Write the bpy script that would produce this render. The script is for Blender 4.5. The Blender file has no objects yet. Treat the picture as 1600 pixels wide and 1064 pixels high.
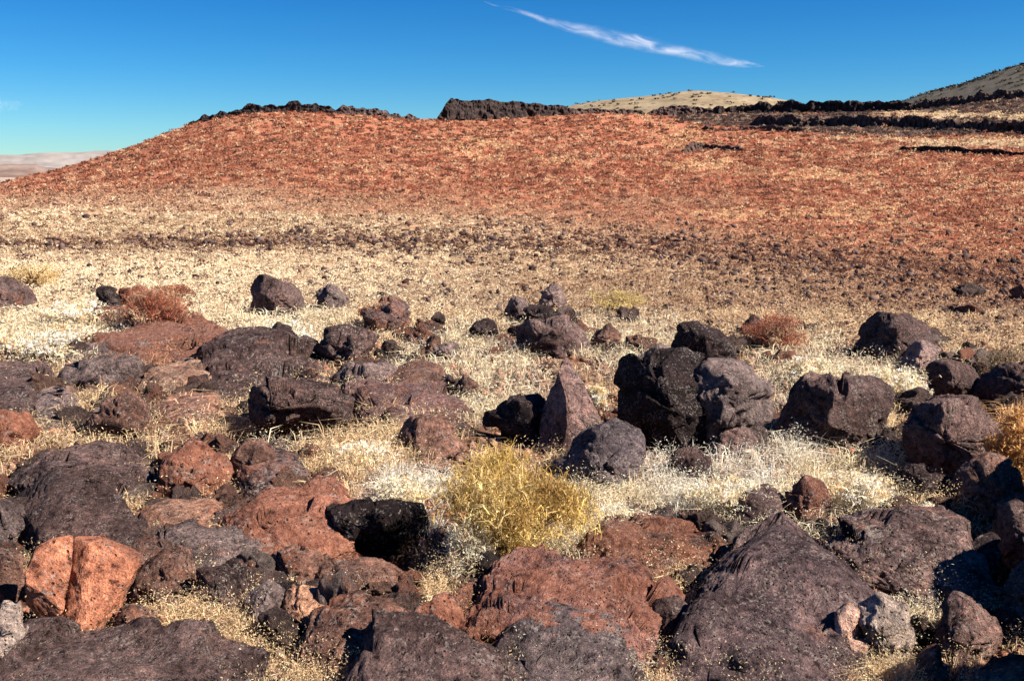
import bpy, math, random
import numpy as np
from mathutils import Vector

# ------------------------------------------------------------ camera, sky, sun, exposure
SC = bpy.context.scene
COL = SC.collection
FPX = 1600 * 35.0 / 36.0
CAMZ = 1.7
PITCH = math.atan(270.0 / FPX)
cam = bpy.data.objects.new("camera", bpy.data.cameras.new("camera"))
COL.objects.link(cam)
cam.data.lens = 35.0
cam.data.sensor_width = 36.0
cam.data.clip_start = 0.05
cam.data.clip_end = 60000
cam.location = (0, 0, CAMZ)
cam.rotation_euler = (math.pi / 2 - PITCH, 0, 0)
SC.camera = cam

SUN_AZ = 107.0      # degrees clockwise from the view direction (to the right and slightly behind)
SUN_EL = 41.0
world = bpy.data.worlds.new("World")
SC.world = world
world.use_nodes = True
wn = world.node_tree
wn.nodes.clear()
wo = wn.nodes.new("ShaderNodeOutputWorld")
wb = wn.nodes.new("ShaderNodeBackground")
sky = wn.nodes.new("ShaderNodeTexSky")
sky.sky_type = 'NISHITA'
sky.sun_disc = False
sky.sun_elevation = math.radians(SUN_EL)
sky.sun_rotation = math.radians(SUN_AZ)
sky.altitude = 1200
sky.air_density = 1.0
sky.dust_density = 0.0
sky.ozone_density = 4.0
hs = wn.nodes.new("ShaderNodeHueSaturation")
hs.inputs['Saturation'].default_value = 1.3
tn = wn.nodes.new("ShaderNodeMix")
tn.data_type = 'RGBA'
tn.blend_type = 'MULTIPLY'
tn.inputs[0].default_value = 1.0
tn.inputs[7].default_value = (.19, .59, .84, 1)
wb.inputs['Strength'].default_value = 0.05
wn.links.new(sky.outputs[0], hs.inputs['Color'])
# the sky pales towards the horizon
stc = wn.nodes.new("ShaderNodeTexCoord")
ssx = wn.nodes.new("ShaderNodeSeparateXYZ")
srp = wn.nodes.new("ShaderNodeValToRGB")
srp.color_ramp.elements[0].position = 0.0
srp.color_ramp.elements[0].color = (.50, .74, .86, 1)
srp.color_ramp.elements[1].position = .22
srp.color_ramp.elements[1].color = (.13, .53, .80, 1)
e_ = srp.color_ramp.elements.new(.09)
e_.color = (.27, .65, .87, 1)
wn.links.new(stc.outputs['Generated'], ssx.inputs[0])
wn.links.new(ssx.outputs['Z'], srp.inputs[0])
wn.links.new(srp.outputs[0], tn.inputs[7])
wn.links.new(hs.outputs[0], tn.inputs[6])
wn.links.new(tn.outputs[2], wb.inputs[0])
wn.links.new(wb.outputs[0], wo.inputs[0])

sd = bpy.data.lights.new("sun", 'SUN')
sd.energy = 5.0
sd.angle = math.radians(0.5)
sd.color = (1.0, 0.92, 0.80)
sun = bpy.data.objects.new("sun", sd)
COL.objects.link(sun)
sv = Vector((math.sin(math.radians(SUN_AZ)) * math.cos(math.radians(SUN_EL)),
             math.cos(math.radians(SUN_AZ)) * math.cos(math.radians(SUN_EL)),
             math.sin(math.radians(SUN_EL))))
sun.rotation_euler = sv.to_track_quat('Z', 'Y').to_euler()
SC.view_settings.view_transform = 'Standard'
SC.view_settings.look = 'None'
SC.view_settings.gamma = 1
SC.view_settings.exposure = 1.42
SC.cycles.max_bounces = 5
SC.cycles.diffuse_bounces = 2
SC.cycles.volume_bounces = 2
SC.cycles.transparent_max_bounces = 8

rng = np.random.default_rng(7)
rnd = random.Random(11)

# ------------------------------------------------------------ numpy gradient noise
_perm = rng.permutation(256)
_perm = np.concatenate([_perm, _perm, _perm])
_g = rng.normal(size=(256, 3))
_g /= np.linalg.norm(_g, axis=1)[:, None]


def noise3(p):
    p = np.asarray(p, dtype=float)
    i = np.floor(p).astype(int)
    f = p - i
    i &= 255
    u = f * f * f * (f * (f * 6 - 15) + 10)
    out = 0
    for dx in (0, 1):
        for dy in (0, 1):
            for dz in (0, 1):
                h = _perm[_perm[_perm[(i[:, 0] + dx) & 255] + ((i[:, 1] + dy) & 255)] + ((i[:, 2] + dz) & 255)]
                g = _g[h]
                d = g[:, 0] * (f[:, 0] - dx) + g[:, 1] * (f[:, 1] - dy) + g[:, 2] * (f[:, 2] - dz)
                w = (u[:, 0] if dx else 1 - u[:, 0]) * (u[:, 1] if dy else 1 - u[:, 1]) * (u[:, 2] if dz else 1 - u[:, 2])
                out = out + w * d
    return out * 1.5


def fbm(p, oct=4, ridged=False):
    p = np.asarray(p, dtype=float)
    a, s, t = 1.0, 0.0, 0.0
    for k in range(oct):
        n = noise3(p * (2.03 ** k) + 17.3 * k)
        if ridged:
            n = 1 - 2 * np.abs(n)
        s = s + a * n
        t += a
        a *= 0.5
    return s / t


def P2(x, y, sc, off=0.0):
    x = np.asarray(x, float).ravel()
    y = np.asarray(y, float).ravel()
    return np.stack([x * sc + off, y * sc - off, np.full_like(x, off * 0.7)], 1)


# ------------------------------------------------------------ photo pixel <-> world
cp, sp = math.cos(PITCH), math.sin(PITCH)


def ray(px, py):
    """direction (x right, y forward, z up) through a pixel of the 1600x1064 frame"""
    u = (np.asarray(px, float) - 800) / FPX
    v = -(np.asarray(py, float) - 532) / FPX
    return np.stack([u, cp + sp * v, -sp + cp * v], -1)


def azel(px, py):
    d = ray(px, py)
    h = np.hypot(d[..., 0], d[..., 1])
    return np.arctan2(d[..., 0], d[..., 1]), d[..., 2] / h


def line_az(pts):
    p = np.array(pts, float)
    a, e = azel(p[:, 0], p[:, 1])
    o = np.argsort(a)
    return a[o], e[o]


def project(x, y, z):
    dz = z - CAMZ
    f = y * cp - dz * sp
    v = y * sp + dz * cp
    f = np.maximum(f, 1e-3)
    return 800 + FPX * x / f, 532 - FPX * v / f


# ------------------------------------------------------------ terrain heights
CREST = line_az([(-700, 345), (-300, 322), (0, 286), (60, 272), (120, 256), (180, 238), (250, 212), (300, 193), (340, 183),
                 (400, 174), (440, 172), (500, 174), (560, 178), (640, 186), (690, 186), (760, 184), (860, 179), (930, 176), (1000, 178),
                 (1060, 178), (1150, 175), (1250, 173), (1330, 172), (1420, 170), (1500, 161), (1600, 150), (1800, 124), (2200, 104)])
RMAX = 32.0

# hollows between the boulders: pixel x, pixel y, radius along x, radius along y (m), depth
PITS = [(1035, 668, .45, .35, .30), (565, 862, .36, .24, .42), (450, 660, .45, .3, .25), (1430, 728, .55, .3, .28),
        (1570, 860, .25, .5, .3), (1050, 965, .16, .16, .22), (30, 925, .2, .2, .2), (1200, 670, .15, .15, .15),
        (820, 660, .25, .2, .18), (1500, 612, .5, .3, .25), (800, 1000, .15, .08, .15), (1440, 990, .12, .12, .15)]


def flat_hit(px, py):
    d = ray(px, py)
    t = CAMZ / -d[2]
    return d[0] * t, d[1] * t


PITW = []
for (a, b, rx, ry, dp) in PITS:
    X, Y = flat_hit(a, b)
    PITW.append((X, Y, rx, ry, dp))


def gheight(x, y, pits=True):
    x = np.asarray(x, float)
    y = np.asarray(y, float)
    sh = x.shape
    xf, yf = x.ravel(), y.ravel()
    d = np.hypot(xf, yf)
    az = np.arctan2(xf, yf)
    near = 0.05 * fbm(P2(xf, yf, .55), 3) + 0.022 * fbm(P2(xf, yf, 3.1, 5.), 3)
    near = near - 0.02
    if pits:
        for (X, Y, rx, ry, dp) in PITW:
            q = ((xf - X) / rx) ** 2 + ((yf - Y) / ry) ** 2
            near = near - dp * np.exp(-q ** 1.5)
    # hill: rises from 55 m to a crest at about 165 m
    ce = np.interp(az, *CREST)
    Dc = 165.0 + 12 * np.sin(az * 9.0)
    zc = CAMZ + Dc * ce
    t = np.clip((d - 40) / (Dc - 40), 0, 1)
    prof = t ** 1.35
    back = np.clip((d - Dc) / 120, 0, 1)
    z = zc * prof
    z = z * 1.0 - back * (7 + 0.5 * np.abs(zc))
    amp = np.clip((d - 30) / 80, 0, 1) * np.clip((Dc * 1.02 - d) / 35, 0.12, 1)
    z = z + amp * 0.55 * fbm(P2(xf, yf, .06, 3.), 4)
    # swells on the plain
    z = z + np.clip((d - 10) / 20, 0, 1) * 0.10 * fbm(P2(xf, yf, .15, 9.), 2)
    w = np.clip((d - 35) / 30, 0, 1)
    return (near * (1 - w) + z).reshape(sh)


_TA = np.radians(np.arange(-50, 50.01, .1))
_TD = np.geomspace(1.3, 190, 520)
_A, _D = np.meshgrid(_TA, _TD)
TAB = {True: gheight(_D * np.sin(_A), _D * np.cos(_A), True), False: gheight(_D * np.sin(_A), _D * np.cos(_A), False)}


def hit(px, py, pits=True):
    """where the ray through each pixel meets the terrain"""
    px = np.atleast_1d(np.asarray(px, float))
    py = np.atleast_1d(np.asarray(py, float))
    d = ray(px, py)
    h = np.hypot(d[:, 0], d[:, 1])
    d = d / h[:, None]
    ia = np.clip((np.arctan2(d[:, 0], d[:, 1]) - _TA[0]) / (_TA[1] - _TA[0]), 0, len(_TA) - 1.001)
    i0 = ia.astype(int)
    fr = ia - i0
    T = TAB[pits]
    out = np.full(len(px), np.nan)
    CH = 4000
    for s0 in range(0, len(px), CH):
        q = slice(s0, s0 + CH)
        g = T[:, i0[q]] * (1 - fr[q]) + T[:, i0[q] + 1] * fr[q]
        dz = CAMZ + d[q, 2][None] * _TD[:, None] - g
        below = dz <= 0
        k = below.argmax(0)
        ok = below.any(0) & (k > 0)
        km = np.maximum(k - 1, 0)
        c = np.arange(dz.shape[1])
        a, b = dz[km, c], dz[k, c]
        t = a / np.where(np.abs(a - b) < 1e-9, 1e-9, a - b)
        out[q] = np.where(ok, _TD[km] + (_TD[k] - _TD[km]) * t, np.nan)
    return d[:, 0] * out, d[:, 1] * out, out


# ------------------------------------------------------------ object helpers
def link_mesh(name, verts, faces, mat=None, parent=None, loc=(0, 0, 0), smooth=True, cols=None):
    me = bpy.data.meshes.new(name)
    verts = np.asarray(verts, dtype=np.float32)
    if isinstance(faces, np.ndarray):
        n, k = faces.shape
        me.vertices.add(len(verts))
        me.vertices.foreach_set("co", verts.ravel())
        me.loops.add(n * k)
        me.loops.foreach_set("vertex_index", faces.astype(np.int32).ravel())
        me.polygons.add(n)
        me.polygons.foreach_set("loop_start", (np.arange(n) * k).astype(np.int32))
        me.polygons.foreach_set("loop_total", np.full(n, k, dtype=np.int32))
        me.update(calc_edges=True)
    else:
        me.from_pydata([tuple(map(float, v)) for v in verts], [], faces)
        me.update()
    if smooth:
        me.polygons.foreach_set("use_smooth", np.ones(len(me.polygons), dtype=bool))
    if cols is not None:
        a = me.color_attributes.new("tint", 'FLOAT_COLOR', 'POINT')
        c = np.ones((len(verts), 4), dtype=np.float32)
        c[:, :cols.shape[1]] = cols
        a.data.foreach_set("color", c.ravel())
    if mat:
        me.materials.append(mat)
    o = bpy.data.objects.new(name, me)
    o.location = loc
    COL.objects.link(o)
    if parent:
        o.parent = parent
    return o


def tag(o, label=None, cat=None, group=None, kind=None):
    if label:
        o["label"] = label
    if cat:
        o["category"] = cat
    if group:
        o["group"] = group
    if kind:
        o["kind"] = kind
    return o


# ------------------------------------------------------------ materials
class NT:
    def __init__(s, name):
        s.m = bpy.data.materials.new(name)
        s.m.use_nodes = True
        s.t = s.m.node_tree
        s.t.nodes.clear()
        s.out = s.n("ShaderNodeOutputMaterial")

    def n(s, typ, **kw):
        nd = s.t.nodes.new(typ)
        for k, v in kw.items():
            if k.startswith("i_"):
                key = k[2:].replace("_", " ")
                nd.inputs[key].default_value = v
            else:
                setattr(nd, k, v)
        return nd

    def l(s, a, b):
        s.t.links.new(a, b)

    def ramp(s, src, stops, interp='LINEAR'):
        r = s.n("ShaderNodeValToRGB")
        r.color_ramp.interpolation = interp
        els = r.color_ramp.elements
        while len(els) < len(stops):
            els.new(0.5)
        for e, (p, c) in zip(els, stops):
            e.position = p
            e.color = (*c, 1) if len(c) == 3 else c
        s.l(src, r.inputs[0])
        return r.outputs[0]

    def noise(s, vec, scale, detail=5, rough=.6, dist=0.0):
        n = s.n("ShaderNodeTexNoise")
        n.inputs['Scale'].default_value = scale
        n.inputs['Detail'].default_value = detail
        n.inputs['Roughness'].default_value = rough
        n.inputs['Distortion'].default_value = dist
        s.l(vec, n.inputs['Vector'])
        return n.outputs['Fac']

    def vor(s, vec, scale, feature='F1'):
        n = s.n("ShaderNodeTexVoronoi", feature=feature)
        n.inputs['Scale'].default_value = scale
        s.l(vec, n.inputs['Vector'])
        return n

    def mix(s, fac, a, b, mode='MIX'):
        m = s.n("ShaderNodeMix", data_type='RGBA', blend_type=mode)
        for k, v in ((0, fac), (6, a), (7, b)):
            if hasattr(v, "links") or hasattr(v, "is_linked"):
                s.l(v, m.inputs[k])
            else:
                m.inputs[k].default_value = v if k == 0 else ((*v, 1) if len(v) == 3 else v)
        return m.outputs[2]

    def math(s, op, a, b=0.0, c=None):
        m = s.n("ShaderNodeMath", operation=op)
        for k, v in ((0, a), (1, b), (2, c)):
            if v is None:
                continue
            if hasattr(v, "is_linked"):
                s.l(v, m.inputs[k])
            else:
                m.inputs[k].default_value = v
        return m.outputs[0]


G0, W1 = (0, 0, 0), (1, 1, 1)


def rock_material():
    t = NT("vesicular_basalt")
    tc = t.n("ShaderNodeTexCoord")
    oi = t.n("ShaderNodeObjectInfo")
    ofs = t.n("ShaderNodeVectorMath", operation='ADD')
    t.l(tc.outputs['Object'], ofs.inputs[0])
    rv = t.n("ShaderNodeVectorMath", operation='SCALE')
    rv.inputs[0].default_value = (31.0, 17.0, 53.0)
    t.l(oi.outputs['Random'], rv.inputs['Scale'])
    t.l(rv.outputs[0], ofs.inputs[1])
    sc_ = t.n("ShaderNodeVectorMath", operation='SCALE')
    t.l(ofs.outputs[0], sc_.inputs[0])
    wn_ = t.n("ShaderNodeTexWhiteNoise", noise_dimensions='1D')
    t.l(oi.outputs['Random'], wn_.inputs['W'])
    t.l(t.math('ADD', t.math('MULTIPLY', wn_.outputs['Value'], .8), .55), sc_.inputs['Scale'])
    v = sc_.outputs[0]
    big = t.noise(v, 5.0, 6, .65)
    fine = t.noise(v, 27.0, 7, .74)
    grain = t.noise(v, 130.0, 3, .7)
    base = oi.outputs['Color']
    # value mottling of the stone itself
    mot = t.ramp(fine, [(.38, (.18, .15, .16)), (.46, (.85, .82, .82)), (.54, (1.0, 1.0, 1.0)), (.64, (2.0, 1.85, 1.75))])
    c = t.mix(1.0, base, mot, 'MULTIPLY')
    gr = t.ramp(grain, [(.38, (.6, .58, .58)), (.62, (1.4, 1.38, 1.36))])
    c = t.mix(.8, c, gr, 'MULTIPLY')
    tone = t.ramp(t.noise(v, 2.6, 4, .6), [(.38, (.55, .52, .52)), (.5, (1, 1, 1)), (.62, (1.5, 1.45, 1.4))])
    c = t.mix(1.0, c, tone, 'MULTIPLY')
    # rust patches: amount in the object's alpha
    thr = t.math('SUBTRACT', .78, t.math('MULTIPLY', oi.outputs['Alpha'], .5))
    rm = t.math('MULTIPLY', t.math('SUBTRACT', t.math('ADD', big, t.math('MULTIPLY', t.math('SUBTRACT', fine, .5), .35)), thr), 9.0)
    rm = t.n("ShaderNodeClamp").outputs[0] if False else t.math('MINIMUM', t.math('MAXIMUM', rm, 0.0), 1.0)
    rust = t.ramp(fine, [(.3, (.12, .042, .026)), (.5, (.26, .10, .060)), (.7, (.42, .20, .13))])
    c = t.mix(t.math('MULTIPLY', rm, .68), c, rust)
    # pale lichen and mineral flecks
    fl = t.noise(v, 75.0, 4, .6)
    fl2 = t.noise(v, 9.0, 3, .5)
    fm = t.ramp(t.math('ADD', fl, t.math('MULTIPLY', t.math('SUBTRACT', fl2, .5), .45)), [(.575, G0), (.65, W1)])
    c = t.mix(t.math('MULTIPLY', fm, .5), c, (.36, .31, .28))
    # vesicle holes
    vo = t.vor(v, 62.0)
    hole = t.ramp(vo.outputs['Distance'], [(.10, W1), (.26, G0)])
    sel = t.ramp(t.noise(v, 9.0, 3, .6), [(.40, G0), (.56, W1)])
    hm = t.math('MULTIPLY', hole, sel)
    c = t.mix(t.math('MULTIPLY', hm, .9), c, (.010, .006, .006))
    vc = t.vor(v, 4.2, 'DISTANCE_TO_EDGE')
    crack = t.ramp(vc.outputs['Distance'], [(.0, W1), (.022, G0)])
    csel = t.ramp(t.noise(v, 3.0, 3, .6), [(.52, G0), (.6, W1)])
    cm = t.math('MULTIPLY', t.math('MULTIPLY', crack, csel), .0)
    c = t.mix(t.math('MULTIPLY', cm, .8), c, (.015, .01, .01))
    b = t.n("ShaderNodeBsdfPrincipled")
    b.inputs['Roughness'].default_value = .85
    b.inputs['Specular IOR Level'].default_value = .10
    t.l(c, b.inputs['Base Color'])
    h = t.math('ADD', t.math('MULTIPLY', t.noise(v, 14.0, 7, .7), 1.0), t.math('MULTIPLY', fine, .55))
    h = t.math('SUBTRACT', h, t.math('MULTIPLY', hm, .35))
    h = t.math('SUBTRACT', h, t.math('MULTIPLY', cm, .8))
    bp = t.n("ShaderNodeBump")
    bp.inputs['Strength'].default_value = 1.0
    bp.inputs['Distance'].default_value = .085
    t.l(h, bp.inputs['Height'])
    t.l(bp.outputs[0], b.inputs['Normal'])
    t.l(b.outputs[0], t.out.inputs[0])
    return t.m


def ground_material():
    """bare soil and litter; the tint attribute holds the soil's own colour"""
    t = NT("dry_ground")
    tc = t.n("ShaderNodeTexCoord")
    v = tc.outputs['Object']
    at = t.n("ShaderNodeAttribute", attribute_name="tint")
    f1 = t.noise(v, 24.0, 6, .75)
    f2 = t.noise(v, 3.2, 6, .7)
    f3 = t.noise(v, 1.1, 8, .75)
    c = at.outputs['Color']
    m = t.ramp(f1, [(.3, (.35, .3, .3)), (.5, (.95, .95, .95)), (.68, (1.6, 1.55, 1.5))])
    c = t.mix(1.0, c, m, 'MULTIPLY')
    m = t.ramp(f2, [(.36, (.55, .5, .5)), (.5, (1, 1, 1)), (.66, (1.35, 1.35, 1.3))])
    c = t.mix(1.0, c, m, 'MULTIPLY')
    m = t.ramp(f3, [(.36, (.6, .52, .5)), (.5, (1, 1, 1)), (.66, (1.3, 1.3, 1.3))])
    c = t.mix(1.0, c, m, 'MULTIPLY')
    b = t.n("ShaderNodeBsdfPrincipled")
    b.inputs['Roughness'].default_value = .95
    b.inputs['Specular IOR Level'].default_value = .1
    t.l(c, b.inputs['Base Color'])
    bp = t.n("ShaderNodeBump")
    bp.inputs['Strength'].default_value = 1.0
    bp.inputs['Distance'].default_value = .04
    t.l(t.math('ADD', f1, t.math('MULTIPLY', f2, 1.5)), bp.inputs['Height'])
    t.l(bp.outputs[0], b.inputs['Normal'])
    t.l(b.outputs[0], t.out.inputs[0])
    return t.m


def tint_material(name, trans=.35, rough=.9):
    t = NT(name)
    at = t.n("ShaderNodeAttribute", attribute_name="tint")
    d = t.n("ShaderNodeBsdfDiffuse")
    t.l(at.outputs['Color'], d.inputs['Color'])
    tr = t.n("ShaderNodeBsdfTranslucent")
    t.l(at.outputs['Color'], tr.inputs['Color'])
    mx = t.n("ShaderNodeMixShader")
    mx.inputs[0].default_value = trans
    t.l(d.outputs[0], mx.inputs[1])
    t.l(tr.outputs[0], mx.inputs[2])
    t.l(mx.outputs[0], t.out.inputs[0])
    return t.m


def far_material(name, c1, c2, c3, scale, dot=None):
    t = NT(name)
    tc = t.n("ShaderNodeTexCoord")
    v = tc.outputs['Object']
    mp = t.n("ShaderNodeMapping")
    mp.inputs['Scale'].default_value = (1, 1, 3.5)
    t.l(v, mp.inputs['Vector'])
    f = t.noise(mp.outputs[0], scale, 8, .7)
    c = t.ramp(f, [(.36, c1), (.5, c2), (.64, c3)])
    if dot:
        vo = t.vor(v, dot)
        k = t.ramp(vo.outputs['Distance'], [(.18, W1), (.3, G0)])
        c = t.mix(t.math('MULTIPLY', k, .7), c, (.09, .07, .05))
    b = t.n("ShaderNodeBsdfPrincipled")
    b.inputs['Roughness'].default_value = .95
    b.inputs['Specular IOR Level'].default_value = .05
    t.l(c, b.inputs['Base Color'])
    t.l(b.outputs[0], t.out.inputs[0])
    return t.m


M_ROCK = rock_material()
M_GROUND = ground_material()
M_BLADE = tint_material("dry_grass", .48)
M_TWIG = tint_material("twigs", .12)

# ------------------------------------------------------------ zones: soil colour and grass
# pixel-space look-up of which cover grows where (returns colours per world point)
STRAW = np.array([.84, .61, .37])
CREAM = np.array([.91, .75, .52])
RED = np.array([.34, .13, .075])
SOIL = np.array([.15, .075, .048])
BROWN = np.array([.135, .075, .055])
TAN = np.array([.36, .24, .15])


def red_amount(px, py, n):
    # lower edge of the red slope: high on the left, low on the right
    edge = np.interp(px, [-400, 0, 400, 800, 1100, 1350, 1600, 2000], [312, 316, 322, 335, 378, 425, 470, 510])
    soft = np.interp(px, [0, 900, 1600], [50, 90, 190])
    return np.clip((edge - py) / soft + 0.5 + n * .9, 0, 1)


def bench(px, py, n):
    """dark broken bench and the tan band below it, on the upper right of the slope"""
    y1 = np.interp(px, [1000, 1100, 1250, 1430, 1600, 2000], [178, 198, 212, 217, 218, 218]) + n * 9
    y2 = np.interp(px, [1150, 1300, 1450, 1600, 2000], [180, 222, 234, 238, 242]) + n * 14
    u1 = np.clip((y1 - py) / 7, 0, 1) * np.clip((px - 1010) / 60, 0, 1)
    u2 = np.clip((y2 - py) / 6, 0, 1) * np.clip((py - y1) / 6, 0, 1) * np.clip((px - 1180) / 120, 0, 1)
    strip = np.clip((px - 1350) / 80, 0, 1) * (np.abs(py - np.interp(px, [1350, 1600], [178, 184]) + n * 8) < 4)
    u1 = u1 * (1 - strip)
    return u1, np.maximum(u2, strip)


def soil_colour(x, y, z):
    px, py = project(x, y, z)
    n = fbm(P2(x, y, .09, 2.), 4)
    n2 = fbm(P2(x, y, .9, 4.), 4)
    d = np.hypot(x, y)
    r = red_amount(px, py, n)
    c = SOIL[None] * (1 + .35 * n2[:, None])
    w = np.clip((d - 9) / 9, 0, 1)[:, None]
    c = c * (1 - w) + TAN[None] * 1.15 * w
    c = c * (1 - r[:, None]) + RED[None] * r[:, None] * (1 + .3 * n[:, None])
    u1, u2 = bench(px, py, n)
    c = c * (1 - u1[:, None]) + np.array([.11, .072, .058])[None] * u1[:, None]
    c = c * (1 - u2[:, None]) + np.array([.44, .34, .23])[None] * u2[:, None]
    return np.clip(c, .01, .9)


# ------------------------------------------------------------ ground sheet and red hill
def polar(name, R, az, mat, close=False):
    A, D = np.meshgrid(az, R)
    X, Y = D * np.sin(A), D * np.cos(A)
    Z = gheight(X, Y)
    return X, Y, Z


def grid_faces(nr, nc, wrap=False):
    i = np.arange((nr - 1) * (nc if wrap else nc - 1))
    w = nc if wrap else nc - 1
    r, c = i // w, i % w
    c2 = (c + 1) % nc
    a = r * nc + c
    b = r * nc + c2
    return np.stack([b, a, a + nc, b + nc], 1)[:, ::-1]


az_d = np.radians(np.arange(-36, 36.01, .09))
az_c = np.radians(np.concatenate([np.arange(36.6, 180, 3.0), np.arange(-180, -36.3, 3.0)]))
AZ = np.concatenate([az_d, az_c])
R1 = np.geomspace(1.2, RMAX, 330)
R0 = np.array([.02, .6])
Rn = np.concatenate([R0, R1])
A, D = np.meshgrid(AZ, Rn)
X, Y = D * np.sin(A), D * np.cos(A)
Z = gheight(X, Y)
xs, ys, zs = X.ravel(), Y.ravel(), Z.ravel()
# continue outwards below the hill and on to the horizon
for (D2, z2) in ((40, -1.5), (90, -5), (200, -10), (600, -20), (2500, -30), (9000, -34), (45000, -40)):
    xs = np.concatenate([xs, D2 * np.sin(AZ)])
    ys = np.concatenate([ys, D2 * np.cos(AZ)])
    zs = np.concatenate([zs, np.full(len(AZ), float(z2))])
nr = len(Rn) + 7
V = np.stack([xs, ys, zs], 1)
col = soil_colour(xs, ys, zs)
far = np.hypot(xs, ys) > 300
col[far] = np.array([.34, .26, .21]) * (1 + .3 * fbm(P2(xs[far], ys[far], .004), 3)[:, None])
ground = link_mesh("ground", V, grid_faces(nr, len(AZ), True), M_GROUND, cols=col)
tag(ground, "dry brown soil of the boulder field", None, None, "structure")

az_h = np.radians(np.arange(-52, 52.01, .12))
Rh = np.concatenate([np.linspace(RMAX, 60, 60)[:-1], np.linspace(60, 182, 170), np.linspace(186, 300, 16)])
A, D = np.meshgrid(az_h, Rh)
X, Y = D * np.sin(A), D * np.cos(A)
Z = gheight(X, Y)
V = np.stack([X.ravel(), Y.ravel(), Z.ravel()], 1)
hill = link_mesh("red_hill", V, grid_faces(len(Rh), len(az_h)), M_GROUND, cols=soil_colour(V[:, 0], V[:, 1], V[:, 2]))
tag(hill, "long rust red hillside behind the boulder field", None, None, "structure")


def ridge(name, pts, D, depth, base, mat, label, rough=0.0, n=400):
    a, e = line_az(pts)
    aa = np.linspace(a[0], a[-1], n)
    ee = np.interp(aa, a, e)
    rows = [(-1.0, 0.0), (-.72, .34), (-.45, .66), (-.2, .9), (0, 1.0), (.3, .85), (1.0, 0.0)]
    rr = np.linspace(-1, 1, 41)
    prof = np.interp(rr, [r[0] for r in rows], [r[1] for r in rows])
    A, Q = np.meshgrid(aa, rr)
    Dm = D + Q * depth
    X, Y = Dm * np.sin(A), Dm * np.cos(A)
    top = CAMZ + D * np.tile(ee, (41, 1))
    pr = np.tile(prof[:, None], (1, n))
    Z = base + (top - base) * pr
    nz = fbm(P2(X, Y, 6.0 / depth), 5).reshape(X.shape)
    Z = Z + rough * nz * np.sin(pr * math.pi * .5) * (1 - pr * .8)
    V = np.stack([X.ravel(), Y.ravel(), Z.ravel()], 1)
    o = link_mesh(name, V, grid_faces(41, n), mat)
    return tag(o, label, None, None, "structure")


ridge("tan_hill", [(700, 230), (860, 172), (930, 158), (1000, 152), (1050, 146), (1090, 142), (1140, 145), (1200, 152), (1260, 164), (1400, 200)],
      330, 90, -6, far_material("tan_grassland", (.17, .125, .08), (.22, .17, .11), (.28, .22, .145), .12, .35),
      "rounded pale tan hill showing above the rim", 3)
ridge("grey_hill", [(1330, 190), (1400, 164), (1440, 150), (1500, 133), (1560, 113), (1600, 101), (1700, 75), (1850, 50), (2100, 40)],
      600, 200, -10, far_material("grey_brush_slope", (.055, .052, .045), (.08, .072, .06), (.11, .095, .08), .05, .16),
      "steep grey brush covered hill at the right horizon", 8)
ridge("mesa", [(-900, 236), (-300, 240), (-60, 243), (30, 242), (44, 240), (85, 239), (150, 237), (230, 234), (500, 228)],
      7000, 900, -40, far_material("pale_mesa", (.17, .15, .14), (.21, .185, .175), (.26, .235, .22), .0022),
      "distant pale mesa along the left horizon", 60)
ridge("low_mesa", [(-900, 250), (-300, 254), (-20, 257), (55, 257), (70, 262), (160, 266), (260, 268)],
      4200, 500, -42, far_material("brown_mesa", (.13, .085, .07), (.17, .12, .10), (.23, .175, .15), .004),
      "low brown mesa in front of the far pale one", 25)


# ------------------------------------------------------------ rocks
def ico(sub):
    import bmesh
    bm = bmesh.new()
    bmesh.ops.create_icosphere(bm, subdivisions=sub, radius=1.0)
    v = np.array([x.co[:] for x in bm.verts])
    f = np.array([[a.index for a in p.verts] for p in bm.faces])
    bm.free()
    return v, f


ICO = {k: ico(k) for k in (2, 3, 4, 5, 6)}


def poly_radius(poly, th):
    """radius of a star-shaped outline about its centre for each angle"""
    P = np.array(poly)
    Q = np.roll(P, -1, 0)
    c, s = np.cos(th), np.sin(th)
    best = np.zeros_like(th)
    for p, q in zip(P, Q):
        e = q - p
        den = c * e[1] - s * e[0]
        den = np.where(np.abs(den) < 1e-9, 1e-9, den)
        r = (p[0] * e[1] - p[1] * e[0]) / den
        u = (p[0] * s - p[1] * c) / den
        ok = (r > 0) & (u >= -1e-6) & (u <= 1 + 1e-6)
        best = np.where(ok & (r > best), r, best)
    best[best == 0] = np.median(best[best > 0])
    return best


FOOT = []   # footprints: x, y, rx, ry


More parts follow.
